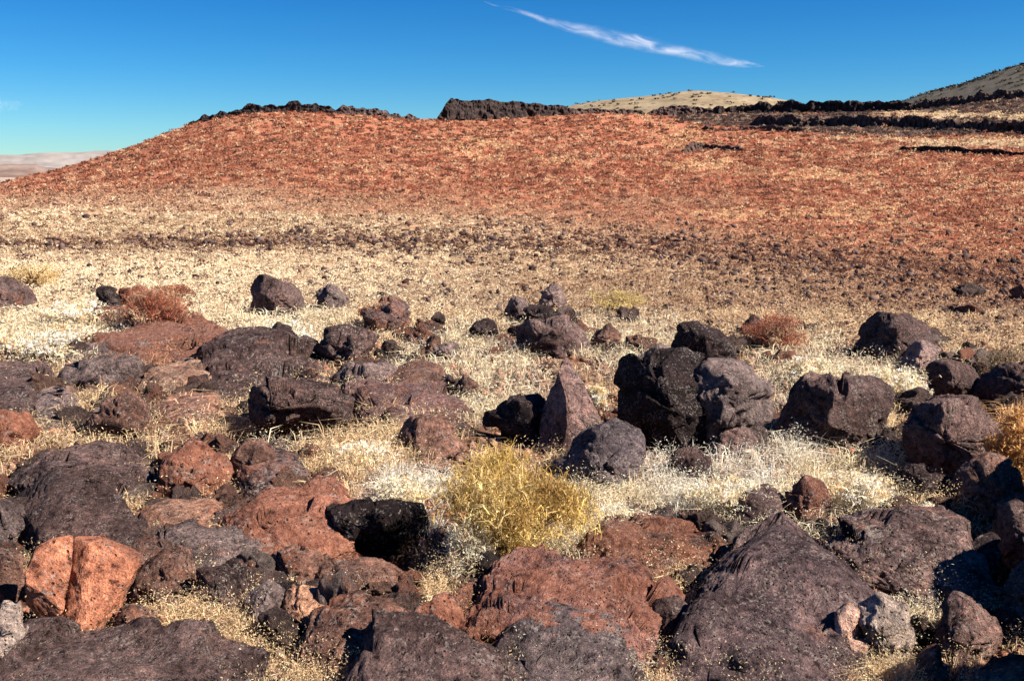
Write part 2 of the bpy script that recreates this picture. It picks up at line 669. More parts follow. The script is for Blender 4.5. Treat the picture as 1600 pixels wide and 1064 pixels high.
def fracture(L, size, seed, n=16, amp=1.0):
    """offset of each fracture block plus the cracks between blocks"""
    rs = np.random.default_rng(int(seed * 13) + 3)
    ctr = L[rs.choice(len(L), n, replace=False)] * rs.uniform(.55, 1.0, (n, 1))
    sk = np.array([1.0, 1.0, rs.uniform(1.2, 2.2)])
    wob = np.stack([fbm(L / size * 3 + seed, 2), fbm(L / size * 3 + seed + 40, 2), fbm(L / size * 3 + seed + 80, 2)], 1) * size * .06
    d = np.sqrt((((L + wob)[:, None] - ctr[None]) * sk[None, None]) ** 2).sum(2) if False else np.linalg.norm(((L + wob)[:, None] - ctr[None]) * sk, axis=2)
    o = np.argsort(d, 1)[:, :2]
    d1 = np.take_along_axis(d, o[:, :1], 1)[:, 0]
    d2 = np.take_along_axis(d, o[:, 1:2], 1)[:, 0]
    off = rs.uniform(-.13, .04, n)[o[:, 0]] * size
    slope = rs.normal(0, .17, (n, 3))[o[:, 0]]
    off = off + np.clip(((L - ctr[o[:, 0]]) * slope).sum(1), -.10 * size, .10 * size)
    e = np.clip((d2 - d1) / (size * .035), 0, 1)
    some = (rs.random(n) < .6)[o[:, 0]]
    return amp * (off - (1 - e) * size * .06 * some)


def shape_noise(p, size, seed, amp=1.0):
    o = seed * 7.31
    n1 = fbm(p / size * 1.6 + o, 3)
    n2 = fbm(p / size * 4.5 + o + 9, 4, True)
    n3 = fbm(p / size * 13.0 + o + 4, 3)
    n4 = fbm(p / size * 30.0 + o + 2, 2, True)
    st = np.floor(n1 * 5 + n2) / 5.0          # broken steps
    return amp * size * (.020 * n1 + .026 * (n2 - .3) + .022 * n3 + .018 * n4 + .02 * st)


def rock(poly, label, col=(.075, .055, .055), rust=.3, seed=1, dep=1.0, cuts=(), ncut=18, name="boulder", cat="boulder",
         group=None, sub=None, back=0.0, grow=1.22, amp=1.0, parent=None, px_floor=None, keep=False):
    P = np.array(poly, float)
    # area centroid
    Q = np.roll(P, -1, 0)
    cr = P[:, 0] * Q[:, 1] - Q[:, 0] * P[:, 1]
    Ar = cr.sum() / 2
    cx = ((P[:, 0] + Q[:, 0]) * cr).sum() / (6 * Ar)
    cy = ((P[:, 1] + Q[:, 1]) * cr).sum() / (6 * Ar)
    ybot = P[:, 1].max() if px_floor is None else px_floor
    bx, by, bd = hit([cx], [ybot], False)
    d0 = float(bd[0])
    wpx = P[:, 0].max() - P[:, 0].min()
    hpx = P[:, 1].max() - P[:, 1].min()
    w = wpx / FPX * d0
    h = hpx / FPX * d0
    hd = min(max(h * .85, w * .30), w * .55) * dep * 1.1
    d = ray(cx, cy)
    hh = math.hypot(d[0], d[1])
    dc = d0 + .55 * hd + back
    C = np.array([d[0] / hh * dc, d[1] / hh * dc, CAMZ + d[2] / hh * dc])
    if cuts and cuts[0] == 'flat':
        T = cuts[1]
        zt = float(gheight(bx[0], by[0], False)) + T * .55
        dr = ray(P[:, 0], P[:, 1])
        tt = (CAMZ - zt) / np.maximum(-dr[:, 2], .02)
        W = dr[:, :2] * tt[:, None]
        C = np.array([*((W.max(0) + W.min(0)) / 2), zt - T * .55])
    slant = np.linalg.norm(C - np.array([0, 0, CAMZ]))
    fwd = (C - np.array([0, 0, CAMZ])) / slant
    right = np.cross(fwd, (0, 0, 1.0))
    right /= np.linalg.norm(right)
    up = np.cross(right, fwd)
    fh = np.array([fwd[0], fwd[1], 0])
    fh /= np.linalg.norm(fh)
    # metres per pixel across the view ray at the rock
    cosv = (np.dot(fwd, np.array([0, cp, -sp])))
    k = slant * cosv / FPX
    loc = (P - [cx, cy]) * k
    loc[:, 1] *= -1
    loc[loc[:, 1] < 0, 1] *= grow
    if sub is None:
        sub = 6 if wpx > 150 else 5
    v, f = ICO[sub]
    s = np.hypot(v[:, 0], v[:, 2])
    th = np.arctan2(v[:, 2], v[:, 0])
    Rr = poly_radius(loc, th)
    pin = 1.10 * Rr * s ** .42
    y = np.sign(v[:, 1]) * np.abs(v[:, 1]) ** .7 * hd
    L = np.stack([pin * np.cos(th), y, pin * np.sin(th)], 1)
    r = random.Random(seed * 97 + 5)
    flat = bool(cuts) and cuts[0] == 'flat'
    if flat:
        loc = W - C[:2]
        th = np.arctan2(v[:, 1], v[:, 0])
        s = np.hypot(v[:, 0], v[:, 1])
        Rr = poly_radius(loc, th)
        pin = 1.22 * Rr * s ** .40
        tilt = cuts[2] if len(cuts) > 2 else 0.0
        L = np.stack([pin * np.cos(th), pin * np.sin(th), np.sign(v[:, 2]) * np.abs(v[:, 2]) ** .75 * T], 1)
        L[:, 2] += tilt * L[:, 1]
        right, fh, up = np.eye(3)
        size = min(w, (W[:, 1].max() - W[:, 1].min())) * .8
        hd = (W[:, 1].max() - W[:, 1].min()) * .5
        cuts = ()
    planes = list(cuts)
    for _ in range(6 if flat else ncut):
        n = np.array([r.uniform(-1, 1), r.uniform(-1.1, -.15), r.uniform(-.55, .9)])
        if flat:
            n = np.array([r.uniform(-.8, .8), r.uniform(-.9, .5), r.uniform(.3, 1.3)])
        planes.append((*n, r.uniform(.74, .92) if flat else r.uniform(.56, .84)))
    for (nx, ny, nz, q) in planes:
        n = np.array([nx, ny, nz], float)
        n /= np.linalg.norm(n)
        dd = L @ n
        lim = dd.max() * q
        L = L - np.maximum(dd - lim, 0)[:, None] * n * .985
    if not flat:
        size = (w + h) * .5
    ext = np.abs(L).max(0)
    nrm = L / ext ** 2
    nrm = nrm / (np.linalg.norm(nrm, axis=1)[:, None] + 1e-9)
    L = L + nrm * (.5 * shape_noise(L, size, seed, amp) + fracture(L, size, seed, 12 if wpx < 90 else (26 if wpx < 220 else 40), amp * amp * (.9 if flat else 1.0)))[:, None]
    for _ in range(0 if keep else 7):
        n = np.array([r.uniform(-1, 1), r.uniform(-1.1, .1), r.uniform(-.3, 1.1)])
        if flat:
            n[2] = abs(n[2]) + .9
        n /= np.linalg.norm(n)
        dd = L @ n
        lim = np.quantile(dd, .99) * r.uniform(.90, 1.0)
        L = L - np.maximum(dd - lim, 0)[:, None] * n * .9
    L = L + nrm * (.85 * shape_noise(L, size, seed + .5, amp))[:, None]
    Wd = C + L[:, :1] * right + L[:, 1:2] * fh + L[:, 2:3] * up
    base = np.array([C[0], C[1], float(gheight(C[0], C[1], False))])
    # cut off what is far underground
    Wd[:, 2] = np.maximum(Wd[:, 2], base[2] - .3 - .25 * size)
    o = link_mesh(name, Wd - base, f[:, ::1], M_ROCK, parent, loc=tuple(base))
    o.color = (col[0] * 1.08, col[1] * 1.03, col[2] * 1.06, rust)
    if not parent:
        tag(o, label, cat, group)
    FOOT.append((C[0], C[1], w * .5, hd, .60 if flat else 1.0))
    return o


DK = (.078, .052, .047)     # dark purple brown basalt
PU = (.122, .084, .076)     # purplish grey
GY = (.155, .120, .110)     # grey
BR = (.165, .095, .070)      # brown
RS = (.23, .105, .07)       # rusty
OR = (.36, .155, .09)        # orange
PL = (.30, .25, .21)        # pale
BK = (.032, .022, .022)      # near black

LEFT = [(-.74, -.66, -.12, .42)]                # big left-hand facet turned away from the sun
SLAB = ['flat', .10]                          # low plate seen from above
LOW = ['flat', .14]
DOME = ['flat', .17]
SLABF = [(0.05, -.25, .97, .6), (.1, -1, -.15, .6)]
OVER = [(0, -.8, -.6, .45)]                # undercut front

R = [
 # ---- far left and middle distance
 ([(-30, 447), (18, 443), (38, 452), (49, 470), (40, 484), (8, 492), (-30, 490)], "brown boulder cut by the left edge beyond the pale grass", PU, .45, []),
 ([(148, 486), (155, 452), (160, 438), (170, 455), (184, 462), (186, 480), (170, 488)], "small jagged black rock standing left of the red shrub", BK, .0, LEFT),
 ([(184, 478), (196, 455), (222, 448), (250, 458), (262, 476), (230, 486)], "small rusty lump between the jagged black rock and red shrub", RS, .8, []),
 ([(388, 484), (388, 455), (402, 437), (424, 440), (450, 448), (470, 462), (474, 484), (440, 494), (404, 496)], "half black half grey boulder left of the round one on the plain", PU, .2, [(-.72, -.66, -.15, .3)]),
 ([(494, 478), (495, 454), (512, 446), (532, 452), (547, 470), (545, 482), (515, 486)], "rounded grey boulder alone on the pale plain", GY, .2, []),
 ([(560, 505), (575, 482), (600, 474), (628, 476), (645, 492), (636, 512), (595, 520)], "brown rock with a rusty shrub on its left side", PU, .6, []),
 ([(148, 515), (165, 503), (215, 496), (290, 497), (330, 515), (358, 540), (350, 565), (250, 575), (160, 560)], "low rusty slab under the red shrub", PU, .9, LOW),
 ([(118, 560), (125, 543), (170, 538), (225, 545), (232, 560), (180, 572), (130, 572)], "thin grey slab just behind the cracked grey block", GY, .15, SLAB),
 ([(98, 600), (104, 572), (150, 564), (225, 558), (240, 580), (226, 604), (150, 612), (115, 612)], "long grey block with a black gap beneath, left of the rusty slab", GY, .2, SLABF),
 ([(-30, 570), (30, 563), (80, 568), (92, 590), (70, 614), (10, 622), (-30, 620)], "grey slab cut by the left edge beside the cracked block", PU, .2, SLAB),
 ([(44, 640), (60, 616), (95, 610), (118, 630), (125, 655), (85, 668), (50, 662)], "grey broken slab in front of the long grey block", GY, .2, SLAB),
 ([(272, 590), (280, 565), (320, 560), (334, 575), (330, 596), (296, 602)], "small tan stone wedged at the left end of the dark ledge", (.36, .25, .18), .3, SLAB),
 ([(322, 585), (328, 545), (380, 534), (450, 535), (490, 556), (505, 590), (470, 604), (380, 606), (335, 604)], "long dark purple ledge of lava left of centre", DK, .3, ['flat', .20, .05]),
 ([(478, 560), (482, 530), (510, 514), (560, 520), (600, 540), (612, 566), (560, 576), (500, 575)], "lumpy dark boulder perched behind the dark ledge", DK, .15, LEFT),
 ([(495, 600), (502, 574), (550, 568), (600, 572), (622, 590), (610, 606), (540, 612)], "flat grey block with a straight shadow below, right of the dark ledge", GY, .1, SLABF),
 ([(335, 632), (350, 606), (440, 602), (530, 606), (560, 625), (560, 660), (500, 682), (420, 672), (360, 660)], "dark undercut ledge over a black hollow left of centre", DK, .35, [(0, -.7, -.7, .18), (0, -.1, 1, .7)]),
 ([(538, 625), (560, 608), (640, 606), (700, 625), (722, 655), (715, 690), (680, 700), (630, 680), (580, 650)], "broad reddish brown slab sloping down towards the golden shrub", (.16, .10, .09), .5, ['flat', .10, .15]),
 ([(665, 555), (680, 538), (705, 536), (722, 548), (715, 562), (685, 565)], "small grey stone in the grass above the sloping slab", GY, .1, LEFT),
 ([(704, 620), (708, 596), (728, 588), (746, 600), (744, 622), (722, 630)], "small rounded brown stone right of the sloping slab", BR, .3, LEFT),
 # ---- left foreground
 ([(-30, 655), (10, 650), (40, 660), (50, 685), (35, 708), (-30, 712)], "rusty orange rock cut by the left edge halfway down", RS, 1., []),
 ([(140, 668), (165, 632), (205, 620), (238, 645), (240, 680), (190, 695), (150, 690)], "mottled brown rock behind the purple slab", BR, .4, []),
 ([(32, 752), (60, 725), (100, 706), (160, 696), (215, 702), (238, 725), (225, 752), (160, 772), (60, 776)], "smooth purple slab with pale flecks above the long dark boulder", PU, .3, LOW),
 ([(248, 758), (256, 722), (285, 702), (325, 705), (355, 735), (358, 762), (320, 782), (270, 780)], "rounded rusty red rock right of the purple slab", RS, 1., []),
 ([(355, 745), (370, 712), (410, 700), (435, 718), (440, 752), (400, 768)], "dark mottled rock right of the rounded rusty one", BR, .3, []),
 ([(38, 835), (42, 778), (85, 762), (140, 770), (200, 806), (262, 848), (268, 872), (215, 888), (140, 872), (70, 875)], "long rough dark boulder behind the split orange rock", DK, .05, ['flat', .18, .3]),
 ([(-30, 795), (20, 786), (48, 800), (52, 850), (20, 868), (-30, 868)], "grey rock at the left edge above the split orange rock", GY, .1, []),
 ([(-30, 872), (15, 862), (34, 885), (30, 925), (5, 942), (-30, 940)], "speckled rock at the left edge beside the split orange rock", BR, .4, []),
 ([(-40, 985), (40, 978), (110, 990), (200, 985), (300, 1000), (380, 1025), (440, 1064), (440, 1120), (-40, 1130)], "huge smooth dark slab filling the bottom left corner", PU, .2, ['flat', .18, .10]),
 ([(178, 985), (190, 958), (220, 952), (242, 970), (240, 992), (205, 1000)], "small brown stone right of the split orange rock", BR, .6, []),
 ([(212, 930), (222, 885), (260, 862), (305, 872), (325, 910), (300, 945), (240, 950)], "rounded speckled brown rock right of the split orange rock", BR, .5, []),
 ([(262, 862), (275, 822), (340, 808), (400, 822), (415, 865), (370, 895), (300, 890)], "low mottled grey rock in the rubble left of the black hollow", GY, .4, SLAB),
 ([(352, 815), (385, 772), (450, 752), (520, 758), (552, 785), (540, 825), (470, 850), (390, 858)], "wide low rusty rock above the black hollow", (.25, .125, .09), .9, LOW),
 ([(225, 820), (240, 780), (290, 768), (345, 785), (350, 815), (300, 832), (250, 838)], "low tan and rust rock below the rounded rusty one", (.27, .16, .11), .6, SLAB),
 ([(412, 905), (425, 872), (465, 862), (505, 878), (515, 905), (475, 922), (430, 922)], "small dark rusty rock left of the black hollow", BR, .6, []),
 ([(380, 965), (390, 932), (420, 922), (445, 940), (442, 975), (405, 985)], "grey stone beside the tan rock near the bottom", GY, .3, LEFT),
 ([(428, 985), (440, 935), (475, 922), (512, 940), (520, 975), (490, 998), (450, 998)], "rounded tan rock below the black hollow", (.38, .22, .14), .4, LEFT),
 ([(492, 905), (510, 878), (570, 872), (625, 882), (640, 905), (590, 920), (520, 918)], "flat brown stone lying in the shade of the black hollow", BR, .3, SLAB),
 ([(485, 1010), (495, 965), (560, 948), (620, 955), (648, 985), (630, 1020), (560, 1030)], "reddish dark rock between tan rock and the bottom dark one", BR, .55, LOW),
 ([(490, 1080), (520, 1040), (580, 1005), (640, 995), (700, 1015), (790, 1045), (830, 1100), (700, 1130), (520, 1125)], "big dark purple rock rising from the bottom edge left of centre", PU, .15, ['flat', .20, .18]),
 ([(470, 848), (488, 812), (540, 797), (620, 792), (690, 800), (704, 826), (680, 856), (600, 868), (520, 862)], "black shadowed rock mass left of the golden shrub", (.024, .017, .017), .0, [(0, -.7, -.7, .10), (-.5, -.6, .5, .6)]),  # near-black colour paints in the shade of the hollow beside the shrub
 # ---- centre
 ([(838, 478), (840, 455), (856, 445), (876, 450), (884, 470), (876, 484), (855, 488)], "round grey boulder topping the middle rock pile", GY, .2, LEFT),
 ([(786, 495), (790, 468), (802, 461), (822, 475), (826, 496), (806, 504)], "small pale sided rock at the left of the middle pile", GY, .1, LEFT),
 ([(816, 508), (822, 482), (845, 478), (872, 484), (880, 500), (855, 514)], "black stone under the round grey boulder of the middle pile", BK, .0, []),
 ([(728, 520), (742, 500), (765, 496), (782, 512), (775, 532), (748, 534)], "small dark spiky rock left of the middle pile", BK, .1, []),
 ([(800, 545), (808, 515), (835, 500), (880, 498), (915, 515), (922, 545), (880, 562), (830, 562)], "broad mottled grey rock fronting the middle pile", PU, .25, []),
 ([(920, 540), (930, 515), (950, 508), (968, 525), (965, 545), (940, 552)], "small dark rock right of the middle pile", BR, .3, LEFT),
 ([(845, 695), (850, 650), (868, 606), (885, 562), (900, 590), (925, 635), (945, 672), (935, 695), (890, 705)], "pointed brown pyramid shaped rock above the golden shrub", (.22, .145, .125), .3, [(-.85, -.55, .25, .55), (.5, -.8, .45, .55)]),
 ([(872, 735), (880, 698), (920, 678), (975, 672), (1010, 705), (1022, 742), (985, 772), (920, 772)], "blue grey speckled rock right of the golden shrub", (.105, .088, .092), .35, []),
 ([(1048, 568), (1054, 532), (1066, 516), (1100, 510), (1134, 514), (1146, 545), (1130, 575), (1080, 580)], "jagged dark rock on top of the largest boulder", BK, .1, LEFT),
 ([(998, 575), (1004, 552), (1030, 542), (1054, 552), (1058, 575), (1025, 582)], "small grey stone left of the jagged dark one", GY, .1, []),
 ([(1092, 640), (1066, 606), (1068, 580), (1100, 566), (1140, 558), (1176, 564), (1200, 595), (1204, 650), (1194, 698), (1150, 708), (1110, 690)], "tallest grey boulder right of the pitch black hollow", (.17, .135, .125), .2, [(-.85, -.5, -.15, .6), (.4, -.8, .5, .7)]),
 ([(938, 632), (942, 600), (948, 574), (985, 566), (1000, 580), (1018, 562), (1062, 552), (1080, 566), (1112, 560), (1122, 640), (1112, 700), (1060, 714), (1020, 700), (985, 672), (962, 668)], "pitch black overhanging rock between the pyramid and the tallest grey boulder", (.024, .017, .017), .0, [(-.6, -.65, -.5, .3)]),  # shadow of the dark hollow is put into this rock's colour
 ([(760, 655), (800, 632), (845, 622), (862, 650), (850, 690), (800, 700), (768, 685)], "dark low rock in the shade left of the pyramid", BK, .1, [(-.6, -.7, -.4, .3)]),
 ([(612, 705), (625, 668), (670, 655), (715, 668), (722, 702), (690, 722), (640, 722)], "brown block broken off below the sloping slab", BR, .4, []),
 ([(240, 640), (255, 612), (300, 604), (335, 615), (338, 640), (290, 652)], "low brown rock left of the undercut ledge", BR, .5, SLAB),
 ([(590, 480), (598, 466), (620, 462), (634, 474), (628, 484)], "small brown stone behind the brown rock on the plain", BR, .3, []),
 ([(1040, 745), (1050, 715), (1085, 706), (1110, 722), (1108, 748), (1070, 758)], "small dark rock at the foot of the tallest grey boulder", DK, .2, LEFT),
 ([(225, 600), (240, 578), (290, 572), (330, 585), (335, 604), (280, 614)], "flat tan rock between the long grey block and the undercut ledge", (.26, .17, .12), .5, LOW),
 ([(-20, 640), (0, 618), (40, 616), (60, 632), (40, 652), (0, 655)], "low dark rock at the left edge above the rusty orange one", DK, .3, LOW),
 ([(395, 625), (430, 608), (480, 612), (500, 628), (460, 640)], "dark plate lying on the undercut ledge", DK, .2, SLAB),
 ([(605, 600), (620, 572), (665, 565), (690, 585), (680, 606), (640, 612)], "brown broken slab between the flat grey block and the grassy gap", BR, .4, LOW),
 ([(180, 880), (195, 850), (250, 842), (285, 858), (270, 880), (220, 892)], "flat brown rock above the rounded speckled one", BR, .6, LOW),
 ([(350, 720), (380, 700), (440, 705), (470, 730), (450, 760), (390, 765)], "low grey brown rock behind the wide low rusty one", PU, .5, LOW),
 ([(300, 945), (315, 905), (365, 892), (405, 910), (400, 945), (350, 960)], "dark rough rock in the rubble near the bottom left", DK, .4, []),
 ([(640, 1010), (655, 960), (700, 945), (728, 970), (725, 1010), (680, 1025)], "small rusty rock left of the large reddish boulder", RS, .8, []),
 ([(1010, 985), (1020, 950), (1060, 940), (1085, 960), (1070, 995), (1035, 1005)], "small pale speckled rock in the dark gap by the cracked slab", PU, .2, LEFT),
 ([(1150, 800), (1165, 775), (1205, 768), (1225, 785), (1215, 808), (1180, 815)], "low grey stone half sunk in the white grass", PU, .3, LOW),
 ([(1095, 690), (1120, 672), (1160, 668), (1190, 690), (1180, 712), (1120, 715)], "broken foot of the tallest grey boulder", PU, .2, []),
 ([(1190, 905), (1205, 862), (1240, 850), (1275, 868), (1270, 900)], "dark red rock on the top corner of the cracked slab", BR, .7, []),
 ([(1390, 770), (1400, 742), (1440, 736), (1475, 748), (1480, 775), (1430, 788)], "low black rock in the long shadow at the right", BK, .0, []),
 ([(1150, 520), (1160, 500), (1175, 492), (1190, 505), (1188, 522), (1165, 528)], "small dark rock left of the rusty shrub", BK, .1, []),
 # ---- right
 ([(1220, 660), (1228, 625), (1260, 603), (1320, 596), (1372, 600), (1398, 638), (1400, 680), (1360, 705), (1280, 712), (1232, 700)], "wide rounded purple boulder right of the largest one", PU, .3, [(0, -.8, -.6, .5), (0, -.2, 1, .75)]),
 ([(1396, 690), (1402, 650), (1450, 634), (1515, 635), (1550, 665), (1564, 710), (1548, 748), (1490, 740), (1420, 730)], "rough boulder at the right overhanging a long black shadow", PU, .2, [(-.3, -.8, -.55, .12), (.3, -.3, .9, .7)]),
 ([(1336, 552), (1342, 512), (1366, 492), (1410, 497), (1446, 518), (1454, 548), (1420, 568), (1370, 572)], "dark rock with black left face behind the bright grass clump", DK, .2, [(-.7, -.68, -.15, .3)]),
 ([(1408, 588), (1412, 558), (1436, 540), (1462, 548), (1468, 578), (1445, 596)], "pinkish grey stone at the right of the black faced rock", (.26, .19, .17), .4, LEFT),
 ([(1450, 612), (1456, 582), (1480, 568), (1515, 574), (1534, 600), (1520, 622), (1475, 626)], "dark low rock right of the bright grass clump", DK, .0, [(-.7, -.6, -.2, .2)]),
 ([(1535, 628), (1545, 585), (1580, 570), (1640, 575), (1650, 625), (1600, 640)], "dark brushy rock at the right edge of the field", DK, .2, LEFT),
 ([(1222, 805), (1230, 765), (1256, 748), (1286, 760), (1298, 792), (1290, 822), (1250, 826)], "upright purple and rust stone standing in pale grass", PU, .75, LEFT),
 ([(925, 850), (945, 822), (985, 806), (1035, 801), (1095, 812), (1125, 838), (1105, 865), (1030, 880), (955, 875)], "low rusty and purple rock above the large reddish boulder", BR, .7, LOW),
 ([(728, 985), (740, 935), (790, 902), (870, 878), (960, 876), (1024, 888), (1034, 930), (990, 985), (900, 1010), (800, 1010)], "large smooth reddish boulder low in the centre", (.19, .10, .085), .75, ['flat', .18, .14]),
 ([(745, 1050), (790, 990), (850, 962), (925, 960), (980, 985), (1012, 1025), (1005, 1090), (900, 1130), (780, 1125)], "grey speckled rock at the bottom below the large reddish boulder", (.115, .092, .09), .2, ['flat', .14, .05]),
 ([(1040, 1080), (1062, 1005), (1105, 940), (1152, 880), (1215, 866), (1268, 888), (1345, 945), (1352, 985), (1325, 1060), (1300, 1130), (1060, 1140)], "great dark cracked slab at the bottom right of centre", (.10, .072, .072), .3, ['flat', .12, .20]),
 ([(1335, 1025), (1340, 960), (1372, 938), (1412, 950), (1424, 1000), (1400, 1040), (1360, 1045)], "pale grey rock at the right end of the cracked slab", PL, .1, []),
 ([(1285, 1020), (1292, 975), (1325, 962), (1350, 985), (1348, 1025), (1312, 1040)], "small tan pink rock between cracked slab and pale rock", (.40, .27, .21), .2, []),
 ([(1296, 870), (1318, 830), (1370, 812), (1440, 808), (1505, 838), (1536, 890), (1530, 925), (1450, 925), (1380, 895)], "mottled dark rock in bright grass at the right", PU, .4, ['flat', .18, .15]),
 ([(1462, 1030), (1466, 985), (1486, 942), (1526, 955), (1572, 1006), (1560, 1030), (1500, 1042)], "triangular brown rock near the bottom right corner", (.17, .11, .095), .4, [(0, -.8, .6, .45)]),
 ([(1425, 1075), (1432, 1035), (1460, 1018), (1480, 1045), (1475, 1085)], "small tan stone left of the bottom right corner slab", BR, .2, []),
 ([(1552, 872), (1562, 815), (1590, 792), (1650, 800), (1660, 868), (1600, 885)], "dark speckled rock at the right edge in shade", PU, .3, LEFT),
 ([(1560, 975), (1568, 915), (1595, 890), (1660, 900), (1660, 975), (1600, 992)], "grey rock at the right edge above the corner slab", GY, .1, LEFT),
 ([(1510, 1100), (1530, 1045), (1570, 1025), (1680, 1050), (1690, 1120), (1560, 1130)], "brown slab filling the bottom right corner", BR, .5, LOW),
 ([(1488, 790), (1500, 745), (1540, 725), (1585, 745), (1600, 785), (1550, 810)], "brown rock below the overhanging boulder at the right", BR, .4, LEFT),
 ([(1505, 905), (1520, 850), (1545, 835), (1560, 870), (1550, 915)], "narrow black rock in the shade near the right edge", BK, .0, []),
]
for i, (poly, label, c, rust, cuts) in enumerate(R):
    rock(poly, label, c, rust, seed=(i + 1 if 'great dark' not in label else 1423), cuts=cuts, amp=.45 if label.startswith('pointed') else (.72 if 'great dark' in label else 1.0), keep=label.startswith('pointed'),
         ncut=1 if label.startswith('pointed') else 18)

# split orange rock: two halves of one stone
orange = rock([(62, 862), (85, 853), (111, 853), (108, 885), (92, 935), (74, 972), (58, 965), (45, 930), (50, 885)],
              "bright orange rock split in two by a dark crack", OR, .6, 131, cuts=[(0, -.9, .4, .35)], ncut=3, px_floor=992, keep=True, amp=.45)
half = rock([(125, 853), (165, 857), (213, 890), (196, 930), (152, 975), (112, 992), (86, 975), (108, 935), (121, 885)],
            None, OR, .6, 132, cuts=[(.05, -.9, .4, .35), (.7, -.5, -.5, .6)], ncut=2, px_floor=992, keep=True, amp=.45, name="split_half", parent=orange)
half.location = half.location - orange.location
pale = rock([(-30, 1005), (20, 998), (48, 1010), (44, 1045), (15, 1070), (-30, 1072)], "pale grey stone lying on the huge slab at the bottom left corner", PL, .1, 140, back=-.05)
pale.location.z += .10

# unseen boulders added beyond the right edge of the frame to shade it
for i, (x, y, s) in enumerate([(2.12, 2.75, .55), (2.75, 3.5, .68), (1.75, 2.1, .45), (3.3, 4.5, .7)]):
    v, f = ICO[5]
    L = v * np.array([s, s * .8, s * 1.2])
    for q in range(8):
        n = np.array([rnd.uniform(-1, 1), rnd.uniform(-1, 1), rnd.uniform(-.4, 1)])
        n /= np.linalg.norm(n)
        dd = L @ n
        L -= np.maximum(dd - dd.max() * rnd.uniform(.65, .85), 0)[:, None] * n
    L = L + v * shape_noise(L, s * 1.6, 200 + i)[:, None]
    L[:, 2] = np.maximum(L[:, 2], -.35)
    o = link_mesh("boulder", L, f, M_ROCK, loc=(x, y, .22))
    o.color = (*PU, .3)
    tag(o, "unseen boulder added outside the right edge to shade the corner rocks", "boulder", "unseen boulders added to shade the right edge")
    FOOT.append((x, y, s, s * .8, 1.0))

# ------------------------------------------------------------ loose stones (individual copies)
protos = []
for k in range(9):
    v, f = ICO[4]
    L = v * np.array([1, rnd.uniform(.6, .9), rnd.uniform(.45, .75)])
    for q in range(9):
        n = np.array([rnd.uniform(-1, 1), rnd.uniform(-1, 1), rnd.uniform(-.6, 1)])
        n /= np.linalg.norm(n)
        dd = L @ n
        L = L - np.maximum(dd - dd.max() * rnd.uniform(.6, .85), 0)[:, None] * n
    L = L + v * (shape_noise(L, 1.8, 300 + k) + fracture(L, 1.8, 300 + k, 9))[:, None]
    me = link_mesh("stone", L, f, M_ROCK)
    protos.append(me)
used_proto = set()


def stone(x, y, s, colr, rust, label, group, sink=.3, name="stone"):
    k = rnd.randrange(len(protos))
    if k in used_proto:
        o = protos[k].copy()
        COL.objects.link(o)
    else:
        o = protos[k]
        used_proto.add(k)
    z = float(gheight(x, y))
    o.location = (x, y, z + s * (.35 - sink))
    o.rotation_euler = (rnd.uniform(-.3, .3), rnd.uniform(-.3, .3), rnd.uniform(0, 6.28))
    o.scale = (s, s, s * rnd.uniform(.8, 1.3))
    o.color = (*colr, rust)
    tag(o, label, "stone", group)
    return o


def blocked(x, y, m=.8):
    for (fx, fy, rx, ry, g_) in FOOT:
        if ((x - fx) / (rx * m)) ** 2 + ((y - fy) / (ry * m)) ** 2 < 1:
            return True
    return False


cnt = 0
tries = 0
pal = [PU, BR, RS, GY, DK, BR, (.3, .19, .14)]
# rubble patches in pixels: cx, cy, rx, ry, how many
patches = [(330, 850, 150, 80, 34), (430, 900, 90, 60, 14), (300, 740, 150, 60, 20), (230, 630, 150, 50, 20), (640, 650, 110, 50, 8),
           (880, 540, 110, 50, 12), (1150, 600, 150, 60, 6), (1400, 900, 150, 70, 12), (1480, 600, 110, 50, 12), (700, 950, 60, 60, 5),
           (1560, 900, 60, 120, 10), (1250, 790, 150, 50, 6), (100, 640, 120, 60, 12), (560, 980, 100, 50, 6), (1520, 540, 120, 40, 10), (1090, 900, 60, 30, 3)]
for (cx, cy, rx, ry, n) in patches:
    for _ in range(n):
        for _t in range(12):
            a, q = rnd.uniform(0, 6.28), math.sqrt(rnd.random())
            hx, hy, hd_ = hit([cx + rx * q * math.cos(a)], [cy + ry * q * math.sin(a)])
            if not math.isnan(hx[0]) and not blocked(hx[0], hy[0], .95):
                break
        else:
            continue
        s = (.035 + .10 * rnd.random() ** 2) * (hd_[0] / 4.5) ** .6
        stone(hx[0], hy[0], s, rnd.choice(pal), rnd.random() * .9, "small rough stone lying in the rubble between the big boulders", "small stones between the boulders", .25)
# dark stones in loose lines across the pale plain and the slope
lines = [(560, 372, 980, 380, 34, 7), (130, 380, 460, 386, 18, 5), (900, 392, 1090, 402, 12, 5), (1060, 350, 1240, 378, 14, 3), (560, 395, 960, 430, 20, 14),
         (0, 400, 420, 440, 10, 14), (1090, 225, 1160, 235, 8, 6), (300, 345, 1000, 360, 24, 10), (1180, 470, 1600, 500, 16, 14), (1200, 440, 1600, 460, 10, 14)]
for (x0, y0, x1, y1, n, sp_) in lines:
    for _ in range(n):
        t = rnd.random()
        hx, hy, hd_ = hit([x0 + (x1 - x0) * t], [y0 + (y1 - y0) * t + rnd.gauss(0, sp_ * .6)])
        if math.isnan(hx[0]):
            continue
        s = rnd.uniform(.0018, .0040) * hd_[0]
        stone(hx[0], hy[0], s, rnd.choice([DK, BK, PU, DK]), rnd.random() * .5, "small dark stone scattered across the plain before the red hill", "dark stones on the plain", .1)
for k, p in enumerate(protos):
    if k not in used_proto:
        bpy.data.objects.remove(p)


